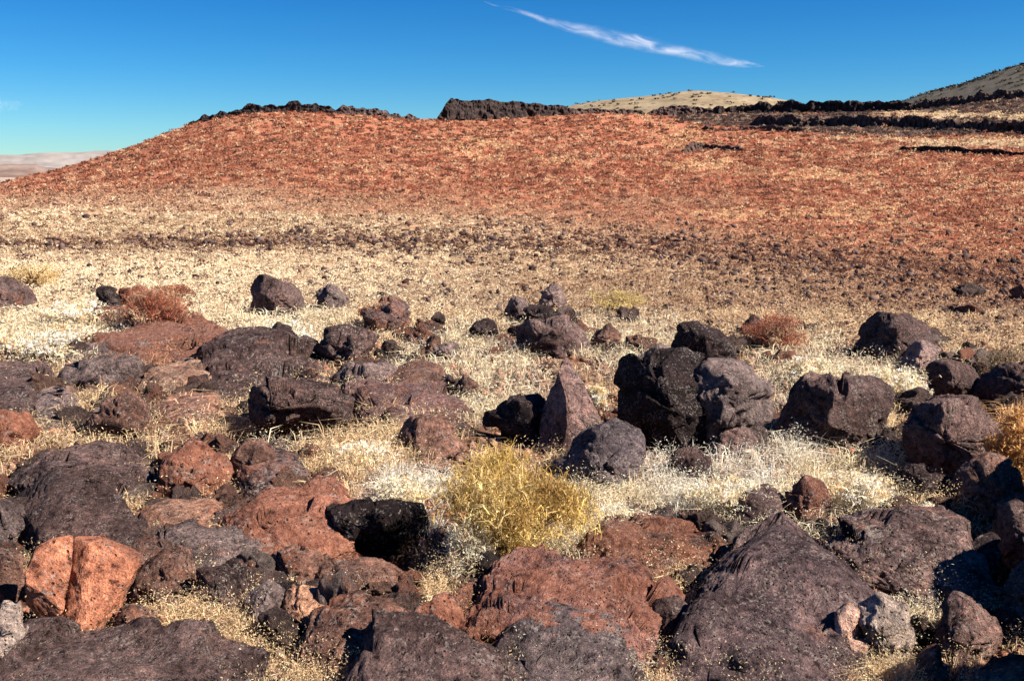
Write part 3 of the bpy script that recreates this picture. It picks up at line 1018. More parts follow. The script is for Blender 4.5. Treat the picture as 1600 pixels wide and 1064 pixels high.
# ---- medium broken blocks filling the field, each its own object
mids = []
for k in range(10):
    v, f = ICO[5]
    L = v * np.array([1, rnd.uniform(.65, .9), rnd.uniform(.42, .7)])
    for q in range(14):
        n = np.array([rnd.uniform(-1, 1), rnd.uniform(-1, 1), rnd.uniform(-.5, 1)])
        n /= np.linalg.norm(n)
        dd = L @ n
        L = L - np.maximum(dd - dd.max() * rnd.uniform(.58, .82), 0)[:, None] * n
    L = L + v * (shape_noise(L, 1.7, 400 + k) + fracture(L, 1.7, 400 + k, 14))[:, None]
    mids.append(link_mesh("block", L, f, M_ROCK))
usedm = set()
fields = [(120, 610, 230, 80, 30), (330, 800, 200, 120, 32), (520, 930, 130, 90, 14), (450, 600, 260, 60, 22), (640, 560, 110, 60, 8), (870, 535, 160, 45, 16),
          (1120, 600, 160, 60, 6), (1500, 600, 140, 70, 26), (660, 600, 120, 50, 8), (1560, 500, 120, 40, 8), (1500, 880, 130, 150, 22), (1180, 1000, 200, 70, 8), (760, 980, 120, 70, 8), (1030, 820, 160, 80, 6),
          (1300, 540, 200, 40, 8), (60, 800, 120, 160, 12), (930, 720, 100, 60, 4), (1400, 700, 120, 60, 6)]
for (cx, cy, rx, ry, n) in fields:
    for _ in range(n):
        for _t in range(20):
            a, q = rnd.uniform(0, 6.28), math.sqrt(rnd.random())
            hx, hy, hd_ = hit([cx + rx * q * math.cos(a)], [cy + ry * q * math.sin(a)])
            sz = (.075 + .13 * rnd.random() ** 1.5) * (hd_[0] / 4.5) ** .45
            if not math.isnan(hx[0]) and not blocked(hx[0] , hy[0], .9):
                break
        else:
            continue
        k = rnd.randrange(len(mids))
        if k in usedm:
            o = mids[k].copy()
            COL.objects.link(o)
        else:
            o = mids[k]
            usedm.add(k)
        x, y = float(hx[0]), float(hy[0])
        o.location = (x, y, float(gheight(x, y)) + sz * .12)
        o.rotation_euler = (rnd.uniform(-.3, .3), rnd.uniform(-.3, .3), rnd.uniform(0, 6.28))
        o.scale = (sz, sz * rnd.uniform(.8, 1.1), sz * rnd.uniform(.8, 1.25))
        o.color = (*rnd.choice([PU, DK, BR, GY, DK, DK, RS, BK]), rnd.random() * .8)
        tag(o, "broken lava block wedged among the larger boulders", "lava block", "broken blocks filling the boulder field")
        FOOT.append((x, y, sz * .9, sz * .75, 1.0))
for k, p in enumerate(mids):
    if k not in usedm:
        bpy.data.objects.remove(p)

# ------------------------------------------------------------ rimrock outcrops along the crest
def outcrop(pts, hpx, n, label, colr, rust, D=None, seed=1, name="rock_outcrop", solid=.35):
    """a jagged dark band of cliff: one solid wall of broken rock with a thickness of its own"""
    P = np.array(pts, float)
    nu = int(max(80, (P[-1, 0] - P[0, 0]) * 1.6))
    px = np.linspace(P[0, 0], P[-1, 0], nu)
    ends = np.clip(np.minimum(px - px[0], px[-1] - px) / (hpx * 1.3), 0, 1)
    top = np.interp(px, P[:, 0], P[:, 1])
    br = fbm(np.stack([px * .040, px * 0 + seed * 3.3, px * 0], 1), 4)
    hmod = np.clip(solid * .6 + .50 + br * 1.8 * (1.25 - solid), -.25, 1.15)
    a, e = azel(px, top)
    Dv = 165.0 + 12 * np.sin(a * 9.0) - 3.0
    if D:
        Dh = hit(px, top + hpx)[2]
        Dh = np.where(np.isnan(Dh) | (Dh > 166), 160.0, Dh)
        kk = np.ones(25) / 25
        Dv = np.convolve(np.pad(Dh, 12, mode='edge'), kk, 'valid')
    m = hpx / FPX * Dv
    ztop = CAMZ + Dv * e
    zb = ztop - m * 1.0
    prof = [(-1.6, -.8), (-1.25, -.2), (-.95, .15), (-.8, .45), (-.72, .72), (-.6, .95), (-.3, 1.0), (.1, 1.0), (.6, .98), (1.2, .9), (2.0, -.8)]
    pr = np.array(prof)
    tt = np.linspace(0, len(pr) - 1, 27)
    pd = np.interp(tt, range(len(pr)), pr[:, 0])
    ph = np.interp(tt, range(len(pr)), pr[:, 1])
    Dm = Dv[None] + pd[:, None] * m[None]
    hh = (ph[:, None] + 0 * m[None]) * hmod[None] * ends[None]
    hh = np.where(ph[:, None] < 0, ph[:, None], hh)
    Z = zb[None] + hh * m[None]
    V = np.stack([Dm * np.sin(a)[None], Dm * np.cos(a)[None], Z], -1).reshape(-1, 3)
    mm = float(m.mean())
    q = V / mm
    q[:, 2] *= 1.6
    d1 = fbm(q * .9 + seed, 4, True)
    d2 = fbm(q * 2.2 + seed + 5, 3)
    V[:, 2] += mm * (.10 * (d1 - .3) + .05 * d2)
    dirn = V[:, :2] / np.linalg.norm(V[:, :2], axis=1)[:, None]
    V[:, :2] -= dirn * (mm * (.7 * (d1 - .3) + .4 * d2))[:, None]
    c = V.mean(0)
    o = link_mesh(name, V - c, grid_faces(27, nu), M_RIM, loc=tuple(c), smooth=False)
    o.color = (*colr, rust)
    return tag(o, label, "rock outcrop")


def rim_material():
    t = NT("rimrock_basalt")
    tc = t.n("ShaderNodeTexCoord")
    oi = t.n("ShaderNodeObjectInfo")
    f = t.noise(tc.outputs['Object'], 1.6, 6, .75)
    m = t.ramp(f, [(.35, (.3, .3, .3)), (.5, (1, 1, 1)), (.68, (2.6, 2.3, 2.1))])
    c = t.mix(1.0, oi.outputs['Color'], m, 'MULTIPLY')
    b = t.n("ShaderNodeBsdfPrincipled")
    b.inputs['Roughness'].default_value = .9
    b.inputs['Specular IOR Level'].default_value = .15
    t.l(c, b.inputs['Base Color'])
    bp = t.n("ShaderNodeBump")
    bp.inputs['Distance'].default_value = .5
    t.l(f, bp.inputs['Height'])
    t.l(bp.outputs[0], b.inputs['Normal'])
    t.l(b.outputs[0], t.out.inputs[0])
    return t.m


M_RIM = rim_material()
outcrop([(285, 196), (320, 178), (350, 171), (385, 167)], 11, 60, "broken dark rim on the left shoulder of the red hill", BK, .1, seed=3, solid=.5)
outcrop([(360, 169), (410, 161), (470, 160), (530, 165)], 12, 110, "thick dark rim on the rounded top of the red hill", BK, .1, seed=5, solid=.6)
outcrop([(520, 165), (580, 170), (660, 182)], 10, 60, "thin dark rim sloping down right of the hill top", DK, .1, seed=7, solid=.5)
outcrop([(676, 180), (688, 171), (704, 158), (760, 158), (820, 163), (905, 171)], 16, 200, "flat topped dark cliff with a steep left end on the skyline", (.036, .025, .024), .3, seed=9, solid=1.0)
outcrop([(880, 168), (950, 171), (1010, 172)], 7, 80, "thin broken ledge right of the flat topped dark cliff", DK, .2, seed=23, solid=.4)
outcrop([(1000, 171), (1060, 165), (1100, 166), (1140, 170)], 12, 80, "low dark ledge below the tan hill", DK, .2, seed=11, solid=.6)
outcrop([(1100, 170), (1200, 161), (1280, 159), (1440, 160)], 15, 260, "long dark cliff band along the right skyline", BK, .1, seed=13, solid=.8)
outcrop([(1170, 181), (1300, 182), (1430, 184), (1560, 190), (1680, 196)], 15, 180, "second dark ledge below the cliff band at the right", DK, .2, D=1, seed=15, solid=.65)
outcrop([(1400, 160), (1500, 148), (1560, 140), (1680, 134)], 14, 100, "dark rocks under the grey hill at the right edge", DK, .2, seed=17, solid=.4)
outcrop([(1400, 228), (1500, 231), (1560, 235), (1680, 240)], 9, 110, "thin dark lowest ledge at the right edge above the red slope", BK, .1, D=1, seed=19, solid=.8)
outcrop([(1060, 229), (1100, 222), (1170, 226)], 12, 30, "dark rock patch high on the red slope right of centre", DK, .3, D=1, seed=21, solid=.5)
outcrop([(1090, 196), (1180, 194), (1260, 199)], 9, 30, "faint broken ledge under the long cliff band", DK, .3, D=1, seed=25, solid=.4)

# ------------------------------------------------------------ blades: grass, scrub, shrubs
def tuft_blades(base, h, spread, n, width, colr, cvar=.15, droop=.5, lean=.9, rs=rng, segs=2):
    """curved ribbon blades. base (m,3), h (m,), spread (m,), colr (m,3) -> verts, quads(as tris), colours"""
    m = len(base)
    N = m * n
    B = np.repeat(base, n, 0)
    H = np.repeat(h, n) * rs.uniform(.45, 1.15, N)
    S = np.repeat(spread, n)
    W = np.repeat(width, n) * rs.uniform(.6, 1.3, N)
    a = rs.uniform(0, 2 * np.pi, N)
    q = np.sqrt(rs.random(N)) * S
    B = B + np.stack([q * np.cos(a), q * np.sin(a), -.02 * H], 1)
    la = a + rs.normal(0, .9, N)
    ln = rs.uniform(.05, 1, N) * lean
    dirx = np.stack([np.cos(la), np.sin(la), np.zeros(N)], 1)
    # width direction random in plane
    wa = rs.uniform(0, np.pi, N)
    wd = np.stack([np.cos(wa), np.sin(wa), rs.normal(0, .35, N)], 1)
    mid = B + dirx * (ln * H * .35)[:, None] + np.array([0, 0, 1.0]) * (H * .6)[:, None]
    tip = B + dirx * (ln * H * (.8 + droop * .5))[:, None] + np.array([0, 0, 1.0]) * (H * (1 - droop * ln * .5))[:, None]
    w0 = wd * (W * .5)[:, None]
    v = np.stack([B - w0 * .7, B + w0 * .7, mid + w0, mid - w0, tip], 1)      # 5 verts
    idx = np.arange(N)[:, None] * 5
    f = np.concatenate([idx + [0, 1, 2], idx + [0, 2, 3], idx + [3, 2, 4]], 0)
    c = np.repeat(colr, n, 0) * (1 + rs.normal(0, cvar, (N, 1)))
    c = np.repeat(c[:, None], 5, 1).reshape(-1, 3)
    return v.reshape(-1, 3), f, np.clip(c, .01, .92)


def flecks(base, rad, hgt, n, size, colr, cvar=.15, rs=rng, flat=.0):
    """small randomly turned slips (seed heads, dry leaves) filling a low dome"""
    m = len(base)
    N = m * n
    B = np.repeat(base, n, 0)
    r = np.sqrt(rs.random(N))
    a = rs.uniform(0, 2 * np.pi, N)
    hz = rs.random(N) ** .8 * np.sqrt(1 - .85 * r * r)
    B = B + np.stack([r * np.cos(a) * np.repeat(rad, n), r * np.sin(a) * np.repeat(rad, n), hz * np.repeat(hgt, n)], 1)
    S = (np.repeat(size, n) * rs.uniform(.45, 1.4, N))[:, None]
    u = rs.normal(0, 1, (N, 3))
    u[:, 2] = u[:, 2] * .8 + .3
    u /= np.linalg.norm(u, axis=1)[:, None]
    w = rs.normal(0, 1, (N, 3))
    w = np.cross(u, w)
    w /= np.linalg.norm(w, axis=1)[:, None]
    v = np.stack([B - u * S, B + w * S * .32, B + u * S, B - w * S * .32], 1)
    idx = np.arange(N)[:, None] * 4
    f = np.concatenate([idx + [0, 1, 2], idx + [0, 2, 3]], 0)
    c = np.repeat(colr, n, 0) * (1 + rs.normal(0, cvar, (N, 1)))
    c = np.repeat(c[:, None], 4, 1).reshape(-1, 3)
    return v.reshape(-1, 3), f, np.clip(c, .01, .92)


def merge(parts):
    vs, fs, cs, off = [], [], [], 0
    for v, f, c in parts:
        vs.append(v)
        fs.append(f + off)
        cs.append(c)
        off += len(v)
    return np.concatenate(vs), np.concatenate(fs), np.concatenate(cs)


def in_feet(x, y, m):
    bad = np.zeros(len(x), bool)
    for (fx, fy, rx, ry, g_) in FOOT:
        bad |= ((x - fx) / (rx * m * g_)) ** 2 + ((y - fy) / (ry * m * g_)) ** 2 < 1
    return bad


# grass zones (pixels): cx, cy, rx, ry, density, colour mix, height
ORAN = np.array([.62, .36, .18])
WHIT = np.array([.92, .82, .66])
GZ = [(90, 510, 120, 60, 1., CREAM, .13), (420, 505, 110, 40, 1., CREAM, .13), (300, 660, 150, 60, .9, STRAW, .13), (90, 680, 80, 50, .7, STRAW, .12),
      (560, 700, 130, 70, 1., STRAW, .15), (640, 770, 80, 40, 1., WHIT, .15), (470, 690, 80, 40, .9, CREAM, .13), (200, 780, 90, 40, .6, STRAW, .10),
      (330, 960, 120, 60, .8, STRAW, .11), (720, 570, 130, 60, 1., CREAM, .13), (770, 620, 90, 50, .9, CREAM, .12), (980, 540, 90, 50, .9, CREAM, .13),
      (1260, 580, 80, 50, .9, CREAM, .14), (1400, 590, 80, 40, 1., CREAM, .17), (1110, 760, 120, 60, 1., WHIT, .14), (960, 800, 80, 50, 1., CREAM, .14),
      (1330, 780, 140, 70, 1., CREAM, .14), (1420, 800, 120, 50, .9, STRAW, .13), (1170, 830, 120, 40, .9, CREAM, .13), (1100, 890, 90, 40, .9, STRAW, .13),
      (1380, 910, 110, 50, .8, STRAW, .12), (850, 850, 110, 50, .9, CREAM, .14), (700, 920, 70, 80, .9, STRAW, .15), (720, 1010, 60, 50, .9, ORAN, .14),
      (1590, 700, 50, 60, .9, ORAN, .16), (900, 1020, 100, 50, .25, WHIT, .12), (1450, 960, 60, 50, .6, CREAM, .12), (1400, 1050, 60, 30, .8, STRAW, .12), (250, 850, 120, 60, .35, STRAW, .09),
      (640, 560, 60, 60, .6, STRAW, .12), (240, 570, 90, 60, .6, (.6, .33, .2), .12), (620, 860, 90, 60, .35, WHIT, .10), (1280, 700, 90, 60, .7, WHIT, .14)]


def grass_cover(px, py, x, y):
    dens = np.full(len(px), .46)
    colr = np.tile(STRAW * .95, (len(px), 1))
    hgt = np.full(len(px), .10)
    best = np.zeros(len(px))
    n = fbm(P2(x, y, 2.2, 6.), 3)
    for (cx, cy, rx, ry, dn, c, h) in GZ:
        q = ((px - cx) / rx) ** 2 + ((py - cy) / ry) ** 2
        w = np.clip(1.35 - q + n * .5, 0, 1) * dn
        up = w > best
        best = np.maximum(best, w)
        colr[up] = np.array(c)
        hgt[up] = h
    dens = np.maximum(dens, best)
    fa = np.clip((545 - py) / 40, 0, 1)      # the plain beyond is grass throughout
    dens = np.maximum(dens, fa)
    # hollows stay bare
    for (cx, cy, rx, ry, dp) in PITW:
        q = ((x - cx) / (rx * .9)) ** 2 + ((y - cy) / (ry * .9)) ** 2
        dens = np.where(q < 1, dens * .03, dens)
    return dens, colr, hgt


parts = []
# near grass: 1.9 m to about 12 m
N = 36000
px = rng.uniform(-160, 1760, N)
py = rng.uniform(490, 1230, N)
hx, hy, hd_ = hit(px, py)
ok = ~np.isnan(hx)
px, py, hx, hy, hd_ = px[ok], py[ok], hx[ok], hy[ok], hd_[ok]
dens, colr, hgt = grass_cover(px, py, hx, hy)
cl = fbm(P2(hx, hy, 5.5, 3.), 2) + .45 * fbm(P2(hx, hy, 1.6, 8.), 2)
keep = (rng.random(len(px)) < dens * np.clip(.52 + cl * 3.4, .02, 1)) & ~in_feet(hx, hy, .60)
# tufts in front of rocks stand a bit lower
hx, hy, hd_, colr, hgt, py = hx[keep], hy[keep], hd_[keep], colr[keep], hgt[keep], py[keep]
hz = gheight(hx, hy)
m = len(hx)
mixr = rng.random((m, 1))
colr = colr * (1 - .35 * (mixr < .25)) * (1 + rng.normal(0, .10, (m, 1)))
base = np.stack([hx, hy, hz], 1)
sc = (hd_ / 5.0)
parts.append(tuft_blades(base, hgt * rng.uniform(.5, 1.1, m) * np.clip(sc, .7, 1.3), np.full(m, .05) * np.clip(sc, .8, 2), 9, .0036 * np.clip(sc, .75, 3), colr * .9, .22, droop=.9, lean=1.5))
parts.append(flecks(base, .085 * np.clip(sc, .7, 2), hgt * rng.uniform(.6, 1.5, m), 40, .0060 * np.clip(sc, .7, 3), colr, .25))
print("near tufts", m)
v, f, c = merge(parts)
g = link_mesh("grass", v, f, M_BLADE, smooth=False, cols=c)
tag(g, "dry pale cheatgrass growing between the boulders", "grass", None, "stuff")

# plain and slope
parts = []
N = 60000
px = rng.uniform(-250, 1850, N)
py = rng.uniform(150, 545, N)
py = 150 + (py - 150)
hx, hy, hd_ = hit(px, py)
ok = ~np.isnan(hx) & (hd_ < 163 + 12 * np.sin(np.arctan2(hx, hy) * 9.0))
px, py, hx, hy, hd_ = px[ok], py[ok], hx[ok], hy[ok], hd_[ok]
keep = ~in_feet(hx, hy, .9)
px, py, hx, hy, hd_ = px[keep], py[keep], hx[keep], hy[keep], hd_[keep]
# jitter distance so that march steps leave no rings
jit = rng.uniform(.985, 1.015, len(hx))
hx, hy, hd_ = hx * jit, hy * jit, hd_ * jit
hz = gheight(hx, hy)
n = fbm(P2(hx, hy, .09, 2.), 4)
n2 = fbm(P2(hx, hy, .35, 8.), 3)
r = red_amount(px, py, n)
dark = np.clip(1 - np.abs(py - np.interp(px, [0, 500, 1000, 1600], [385, 378, 385, 440])) / np.interp(px, [0, 500, 1600], [8, 26, 40]), 0, 1)
u = rng.random(len(hx))
brn = fbm(P2(hx, hy, .16, 12.), 3)
pale = np.where((u < .26 - brn * .5)[:, None], CREAM * .9, np.where((u < .66 - n2 * .6 - brn * .7)[:, None], np.array([.62, .48, .31]), np.array([.40, .275, .175])))
lft = np.clip((900 - px) / 500, 0, 1)[:, None] * np.clip((py - 385) / 25, 0, 1)[:, None]
pale = pale * (1 - .6 * lft) + CREAM * 1.0 * .6 * lft
right = np.clip((px - 700) / 700, 0, 1)[:, None] * np.clip((640 - py) / 160, 0, 1)[:, None]
pale = pale * (1 - .7 * right) + np.array([.42, .245, .15]) * .7 * right
redc = np.where((u < .47 - n2 * .5)[:, None], np.array([.31, .122, .072]), np.where((u < .86 - np.clip(n, 0, 1) * 1.0)[:, None], np.array([.43, .21, .127]), np.array([.60, .41, .25])))
colr = pale * (1 - r[:, None]) + redc * r[:, None]
redc = redc
strk = fbm(np.stack([px * .004, (py - px * .14) * .06, px * 0 + 3.3], 1), 3)
pt = np.clip(strk * 2.2 - .35, 0, 1) * np.clip((px - 950) / 250, 0, 1)
for (cx, cy, rx, ry) in [(752, 236, 62, 20), (1060, 214, 52, 24), (1270, 274, 95, 12), (1190, 334, 130, 12), (1340, 328, 80, 14), (1120, 262, 80, 12), (860, 250, 50, 9), (1570, 345, 70, 5)]:
    pt = np.maximum(pt, np.clip(1.2 - ((px - cx) / rx) ** 2 - ((py - cy) / ry) ** 2 + n2, 0, 1))
sp_ = rng.random(len(hx)) < pt * .62 * (r > .3)
colr[sp_] = np.array([.66, .45, .25])
dk = rng.random(len(hx)) < (.12 + .05 * r + .50 * dark + .14 * right[:, 0] * (1 - r))
colr[dk] = np.array([.12, .06, .045])
u1, u2 = bench(px, py, n)
q = rng.random(len(hx))
s1 = q < u1 * .93
colr[s1] = np.where((rng.random((s1.sum(), 1)) < .86), np.array([.10, .066, .055]), np.array([.36, .25, .17]))
s2 = q < u2 * .85
colr[s2] = np.array([.60, .46, .29])
m = len(hx)
base = np.stack([hx, hy, hz], 1)
hh = np.clip(.0042 * hd_, .09, .36) * rng.uniform(.5, 1.2, m)
parts.append(flecks(base, hh * 1.3, hh * .8, 20, .0015 * hd_, colr, .22))
print("far tufts", m)
v, f, c = merge(parts)
g = link_mesh("scrub", v, f, M_BLADE, smooth=False, cols=c)
tag(g, "low dry scrub covering the plain and the red slope", "scrub", None, "stuff")

# brush on the far hills
parts = []
bs = []
for (name, npts) in (("grey_hill", 1500), ("tan_hill", 1100)):
    o = bpy.data.objects[name]
    co = np.empty(len(o.data.vertices) * 3, dtype=np.float32)
    o.data.vertices.foreach_get("co", co)
    co = co.reshape(-1, 3)
    sel = rng.choice(len(co), npts, replace=False)
    bs.append(co[sel] + rng.normal(0, 1.0, (npts, 3)) * [1, 1, 0])
    if name == "grey_hill":
        nc = 400
        bs.append(co[20 * nc + np.arange(0, nc, 2)] + rng.normal(0, .6, (200, 3)) * [1, 1, 0])
base = np.concatenate(bs)
m = len(base)
dd = np.hypot(base[:, 0], base[:, 1])
v, f, c = tuft_blades(base, dd * .0020, dd * .0018, 9, dd * .0013, np.tile(np.array([.09, .075, .05]), (m, 1)), .2, lean=1.4)
g = link_mesh("brush", v, f, M_TWIG, smooth=False, cols=c)
tag(g, "scattered dark brush dotting the far hills", "brush", None, "stuff")


def shrub(px, py, wpx, hpx, colrs, n, label, cat="shrub", name="shrub", thin=.0022, group=None, stemc=(.16, .09, .05)):
    hx, hy, hd_ = hit([px], [py], False)
    x, y, d = hx[0], hy[0], hd_[0]
    z = float(gheight(x, y, False))
    w = wpx / FPX * d * .5
    h = hpx / FPX * d
    root = bpy.data.objects.new(name, None)
    root.location = (x, y, z)
    root.empty_display_size = .1
    COL.objects.link(root)
    tag(root, label, cat, group)
    rs = np.random.default_rng(int(px * 7 + py))
    # stems
    ns = max(14, n // 60)
    a = rs.uniform(0, 2 * np.pi, ns)
    e = rs.uniform(.15, 1, ns)
    tips = np.stack([np.cos(a) * w * e * .8, np.sin(a) * w * e * .8, h * rs.uniform(.55, .95, ns) * (1 - .35 * e)], 1)
    vs, fs, off = [], [], 0
    for t in tips:
        prev = None
        for k, q in enumerate((0, .5, 1.0)):
            p = t * q + np.array([0, 0, .08 * h * math.sin(q * 3.1)])
            rad = max(.0025, .007 * (1 - q * .8)) * (d / 4.5)
            ring = np.array([[math.cos(b) * rad, math.sin(b) * rad, 0] for b in (0, 2.1, 4.2)]) + p
            vs.append(ring)
            if prev is not None:
                for j in range(3):
                    j2 = (j + 1) % 3
                    fs.append((prev + j, prev + j2, off + j2))
                    fs.append((prev + j, off + j2, off + j))
            prev = off
            off += 3
    V = np.concatenate(vs)
    link_mesh("stem", V, np.array(fs), M_TWIG, root, cols=np.tile(np.array(stemc), (len(V), 1)))
    # fine twigs and leaves through the crown's volume, gathered in clumps
    nc = 42
    cc = rs.normal(0, 1, (nc, 3))
    cc /= np.linalg.norm(cc, axis=1)[:, None]
    cc *= rs.uniform(.35, .9, (nc, 1))
    cc = cc * [w, w, h * .5] + [0, 0, h * .5]
    which = rs.integers(0, nc, n)
    b = cc[which] + rs.normal(0, .15, (n, 3)) * [w, w, h * .5]
    b[:, 2] = np.maximum(b[:, 2], .01)
    cl = np.array(colrs)[rs.integers(0, len(colrs), nc)][which] * (1 + rs.normal(0, .18, (n, 1)))
    v, f, c = merge([tuft_blades(b[::2], np.full(len(b[::2]), h * .15), np.full(len(b[::2]), .004 * d / 4), 2, np.full(len(b[::2]), thin * d), cl[::2], .25, lean=1.8, rs=rs),
                     flecks(b, np.full(n, h * .06), np.full(n, h * .08), 2, np.full(n, thin * 1.7 * d), cl * 1.1, .25, rs=rs)])
    link_mesh("foliage", v, f, M_BLADE, root, smooth=False, cols=c)
    return root


YEL = [(.50, .34, .10), (.62, .43, .14), (.36, .23, .08), (.70, .53, .25), (.58, .40, .15), (.44, .30, .10), (.66, .47, .17)]
REDS = [(.36, .12, .07), (.44, .20, .12), (.26, .10, .07), (.60, .42, .27), (.46, .28, .18)]
shrub(800, 872, 265, 165, YEL, 6000, "large golden yellow shrub in the centre of the boulders", thin=.0011)
shrub(735, 905, 110, 90, [(.66, .56, .40), (.78, .70, .54), (.45, .36, .25)], 2000, "tangled grey white weed at the golden shrub's lower left", thin=.0010)
shrub(1590, 760, 90, 110, [(.60, .33, .13), (.66, .42, .20)], 1500, "orange dry shrub at the right edge by the rough boulder", thin=.0012)
shrub(238, 520, 125, 62, REDS, 3600, "red brown shrub growing over the low rusty slab", thin=.0006)
shrub(1212, 548, 104, 58, REDS, 3000, "rusty red shrub right of the jagged dark rock", thin=.0006)
shrub(592, 510, 62, 40, REDS, 1500, "small reddish shrub beside the brown rock on the plain", thin=.0006)
shrub(962, 490, 100, 40, [(.60, .46, .20), (.5, .38, .16)], 900, "low yellowish shrub right of the middle rock pile", thin=.0006)
shrub(52, 448, 90, 36, [(.62, .44, .20), (.66, .5, .28)], 800, "low golden shrub above the left edge boulder", thin=.0006)
shrub(1570, 600, 80, 50, [(.16, .12, .08), (.25, .18, .12)], 900, "dark brown shrub at the right edge of the plain", thin=.0006)
shrub(268, 470, 66, 26, REDS, 1200, "thin reddish twiggy shrub behind the red brown one", thin=.0006)
for (a, b, w, h, lab) in [(60, 560, 170, 60, "broad whitish grass clump at the left edge of the plain"),
                          (125, 510, 110, 46, "whitish grass clump left of the low rusty slab"),
                          (430, 535, 140, 40, "cream grass clump behind the long dark purple ledge"),
                          (1130, 800, 130, 70, "whitish grass clump below the tallest grey boulder"),
                          (560, 735, 130, 60, "straw grass clump below the sloping slab"),
                          (960, 830, 110, 50, "cream grass clump above the large reddish boulder"),
                          (1400, 625, 110, 62, "bright straw grass clump before the black faced rock"),
                          (1260, 600, 70, 55, "pale grass clump between largest boulder and the wide purple one"),
                          (930, 640, 44, 55, "pale grass clump in the notch right of the pyramid rock"),
                          (1340, 800, 110, 80, "broad cream grass clump right of the upright purple stone"),
                          (1440, 840, 100, 60, "straw grass clump above the mottled dark rock at right"),
                          (640, 790, 110, 60, "white grass clump at the upper lip of the black hollow")]:
    shrub(a, b, w, h * .78, [tuple(CREAM), tuple(STRAW), tuple(WHIT * .95)], 1100, lab, cat="grass clump", name="grass_clump", thin=.0011, stemc=(.45, .34, .2))

# ------------------------------------------------------------ pebbles and gravel underfoot (uncountable)
N = 22000
px = rng.uniform(-160, 1760, N)
py = rng.uniform(540, 1200, N)
hx, hy, hd_ = hit(px, py)
ok = ~np.isnan(hx)
hx, hy, hd_ = hx[ok], hy[ok], hd_[ok]
hz = gheight(hx, hy)
v0, f0 = ICO[2]
v0, f0 = ico(1)
m = len(hx)
s = np.minimum(rng.gamma(1.6, .0062, m), .022) * np.clip(hd_ / 4, .6, 2) + .004
jit = v0[None] * (1 + rng.uniform(-.45, .35, (m, len(v0), 1))) * rng.uniform(.5, 1.3, (m, 1, 3)) * s[:, None, None]
V = (jit + np.stack([hx, hy, hz + s * .2], 1)[:, None]).reshape(-1, 3)
F = (f0[None] + (np.arange(m) * len(v0))[:, None, None]).reshape(-1, 3)
pc = np.array([PU, BR, RS, DK, (.24, .14, .10), BR])[rng.integers(0, 6, m)]
g = link_mesh("gravel", V, F, tint_material("gravel_stone", 0.0), smooth=False, cols=np.repeat(pc, len(v0), 0))
tag(g, "broken lava gravel strewn between the boulders", "gravel", None, "stuff")


# dark lava rubble out on the plain and slope
N = 9500
px = rng.uniform(-200, 1800, N)
py = np.where(rng.random(N) < .5, rng.uniform(340, 545, N), np.interp(px, [0, 500, 1000, 1600], [385, 376, 388, 470]) + rng.normal(0, 1, N) * np.interp(px, [0, 500, 1600], [4, 12, 40]))
cl = fbm(np.stack([px * .02, py * .08, px * 0], 1), 3)
k = rng.random(N) < np.clip(.45 + cl * 1.8 + (px - 800) / 3000, .05, 1)
hx, hy, hd_ = hit(px[k], py[k])
ok = ~np.isnan(hx) & (hd_ < 150)
hx, hy, hd_ = hx[ok], hy[ok], hd_[ok]
hz = gheight(hx, hy)
m = len(hx)
s = hd_ * np.minimum(rng.gamma(2.0, .00052, m), .0022) + .008
jit = v0[None] * (1 + rng.uniform(-.4, .35, (m, len(v0), 1))) * rng.uniform(.5, 1.4, (m, 1, 3)) * [1.3, 1, 1] * s[:, None, None]
V = (jit + np.stack([hx, hy, hz + s * .5 + .03], 1)[:, None]).reshape(-1, 3)
F = (f0[None] + (np.arange(m) * len(v0))[:, None, None]).reshape(-1, 3)
pc = np.array([BK, DK, BR, DK, PU, (.05, .03, .026)])[rng.integers(0, 6, m)]
g = link_mesh("rubble", V, F, tint_material("rubble_stone", 0.0), smooth=False, cols=np.repeat(pc, len(v0), 0))
tag(g, "dark lava rubble littering the plain and the foot of the slope", "rubble", None, "stuff")

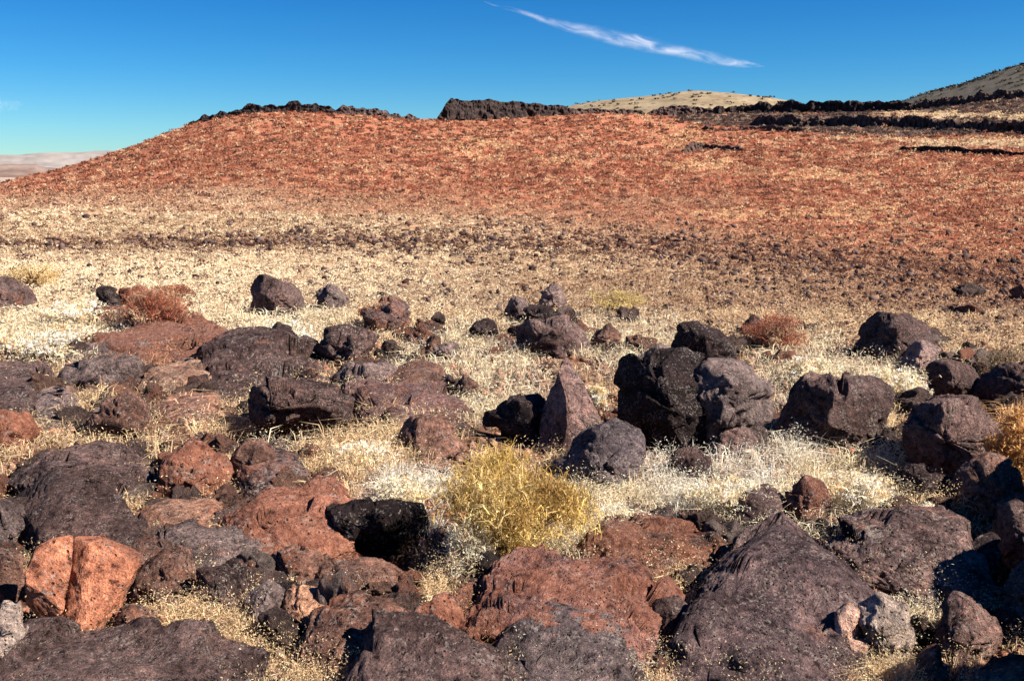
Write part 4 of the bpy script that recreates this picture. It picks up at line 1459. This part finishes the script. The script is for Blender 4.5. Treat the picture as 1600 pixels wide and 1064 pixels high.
# ------------------------------------------------------------ clouds: thin ice streaks high up
def cloud(p0, p1, rpx, bow, D, label, dens, seed):
    """a long thin body of ice haze, densest along its slightly bowed axis"""
    from mathutils import Matrix
    A0 = ray(*p0)
    A0 = A0 / np.linalg.norm(A0) * D
    A1 = ray(*p1)
    A1 = A1 / np.linalg.norm(A1) * D
    mid = (A0 + A1) / 2
    ax = A1 - A0
    half = np.linalg.norm(ax) / 2
    ax = ax / (2 * half)
    upv = np.cross(mid, ax)
    upv /= np.linalg.norm(upv)
    if upv[2] < 0:
        upv = -upv
    dv_ = np.cross(ax, upv)
    R = rpx / FPX * D
    B = bow / FPX * D
    t = NT("thin_cloud")
    tc = t.n("ShaderNodeTexCoord")
    sx = t.n("ShaderNodeSeparateXYZ")
    t.l(tc.outputs['Object'], sx.inputs[0])
    mp = t.n("ShaderNodeMapping")
    mp.inputs['Scale'].default_value = (3.2 / half, .8 / R, .35 / R)
    mp.inputs['Rotation'].default_value = (0, 0, .06)
    mp.inputs['Location'].default_value = (seed, seed, 0)
    t.l(tc.outputs['Object'], mp.inputs['Vector'])
    n = t.noise(mp.outputs[0], 1.6, 8, .68, .8)
    n2 = t.noise(mp.outputs[0], .7, 3, .5)
    u = t.math('DIVIDE', sx.outputs['X'], half)
    w = t.math('MAXIMUM', t.math('SUBTRACT', 1.0, t.math('MULTIPLY', u, u)), 0.0)
    yc = t.math('ADD', t.math('MULTIPLY', w, B), t.math('MULTIPLY', t.math('SUBTRACT', n2, .5), R * 1.2))
    skew = t.math('ADD', t.math('MULTIPLY', u, .30), .72)
    rr = t.math('MULTIPLY', t.math('MULTIPLY', t.math('POWER', w, .8), skew), R)
    dy = t.math('DIVIDE', t.math('SUBTRACT', sx.outputs['Y'], yc), t.math('MAXIMUM', rr, 1.0))
    dz = t.math('DIVIDE', sx.outputs['Z'], t.math('MAXIMUM', t.math('MULTIPLY', rr, 2.5), 1.0))
    q = t.math('SUBTRACT', 1.0, t.math('ADD', t.math('MULTIPLY', dy, dy), t.math('MULTIPLY', dz, dz)))
    q = t.math('MAXIMUM', q, 0.0)
    nn = t.math('MAXIMUM', t.math('MULTIPLY', t.math('SUBTRACT', n, .38), 3.2), 0.0)
    dvv = t.math('MULTIPLY', t.math('MULTIPLY', t.math('MULTIPLY', q, q), t.math('MULTIPLY', nn, nn)), dens)
    pv = t.n("ShaderNodeVolumePrincipled")
    pv.inputs['Color'].default_value = (.97, .98, 1, 1)
    pv.inputs['Anisotropy'].default_value = 0.0
    t.l(dvv, pv.inputs['Density'])
    t.l(pv.outputs[0], t.out.inputs['Volume'])
    uu = np.linspace(-1.02, 1.02, 50)
    th = np.linspace(0, 2 * np.pi, 20, endpoint=False)
    prof = np.sqrt(np.clip(1.06 - uu * uu, .0, 1)) * R * 1.7 + 2
    V = np.stack([np.repeat(uu * half, 20),
                  (prof[:, None] * np.cos(th)).ravel() + np.repeat(B * (1 - uu * uu), 20),
                  (prof[:, None] * 2.2 * np.sin(th)).ravel()], 1)
    F = [tuple(int(x) for x in qd) for qd in grid_faces(50, 20, True)]
    F.append(tuple(range(20)))
    F.append(tuple(range(49 * 20, 50 * 20))[::-1])
    o = link_mesh("cloud", V, F, t.m)
    M = Matrix(((ax[0], upv[0], dv_[0], mid[0]), (ax[1], upv[1], dv_[1], mid[1]), (ax[2], upv[2], dv_[2], mid[2] + CAMZ), (0, 0, 0, 1)))
    o.matrix_world = M
    return tag(o, label, "cloud")


cloud((750, 3), (1200, 106), 17, -7, 5000, "thin white streak of cloud slanting across the blue sky", .016, 1.0)
cloud((-190, 190), (40, 158), 22, 0, 5000, "faint wisp of cloud at the left edge of the sky", .006, 5.0)
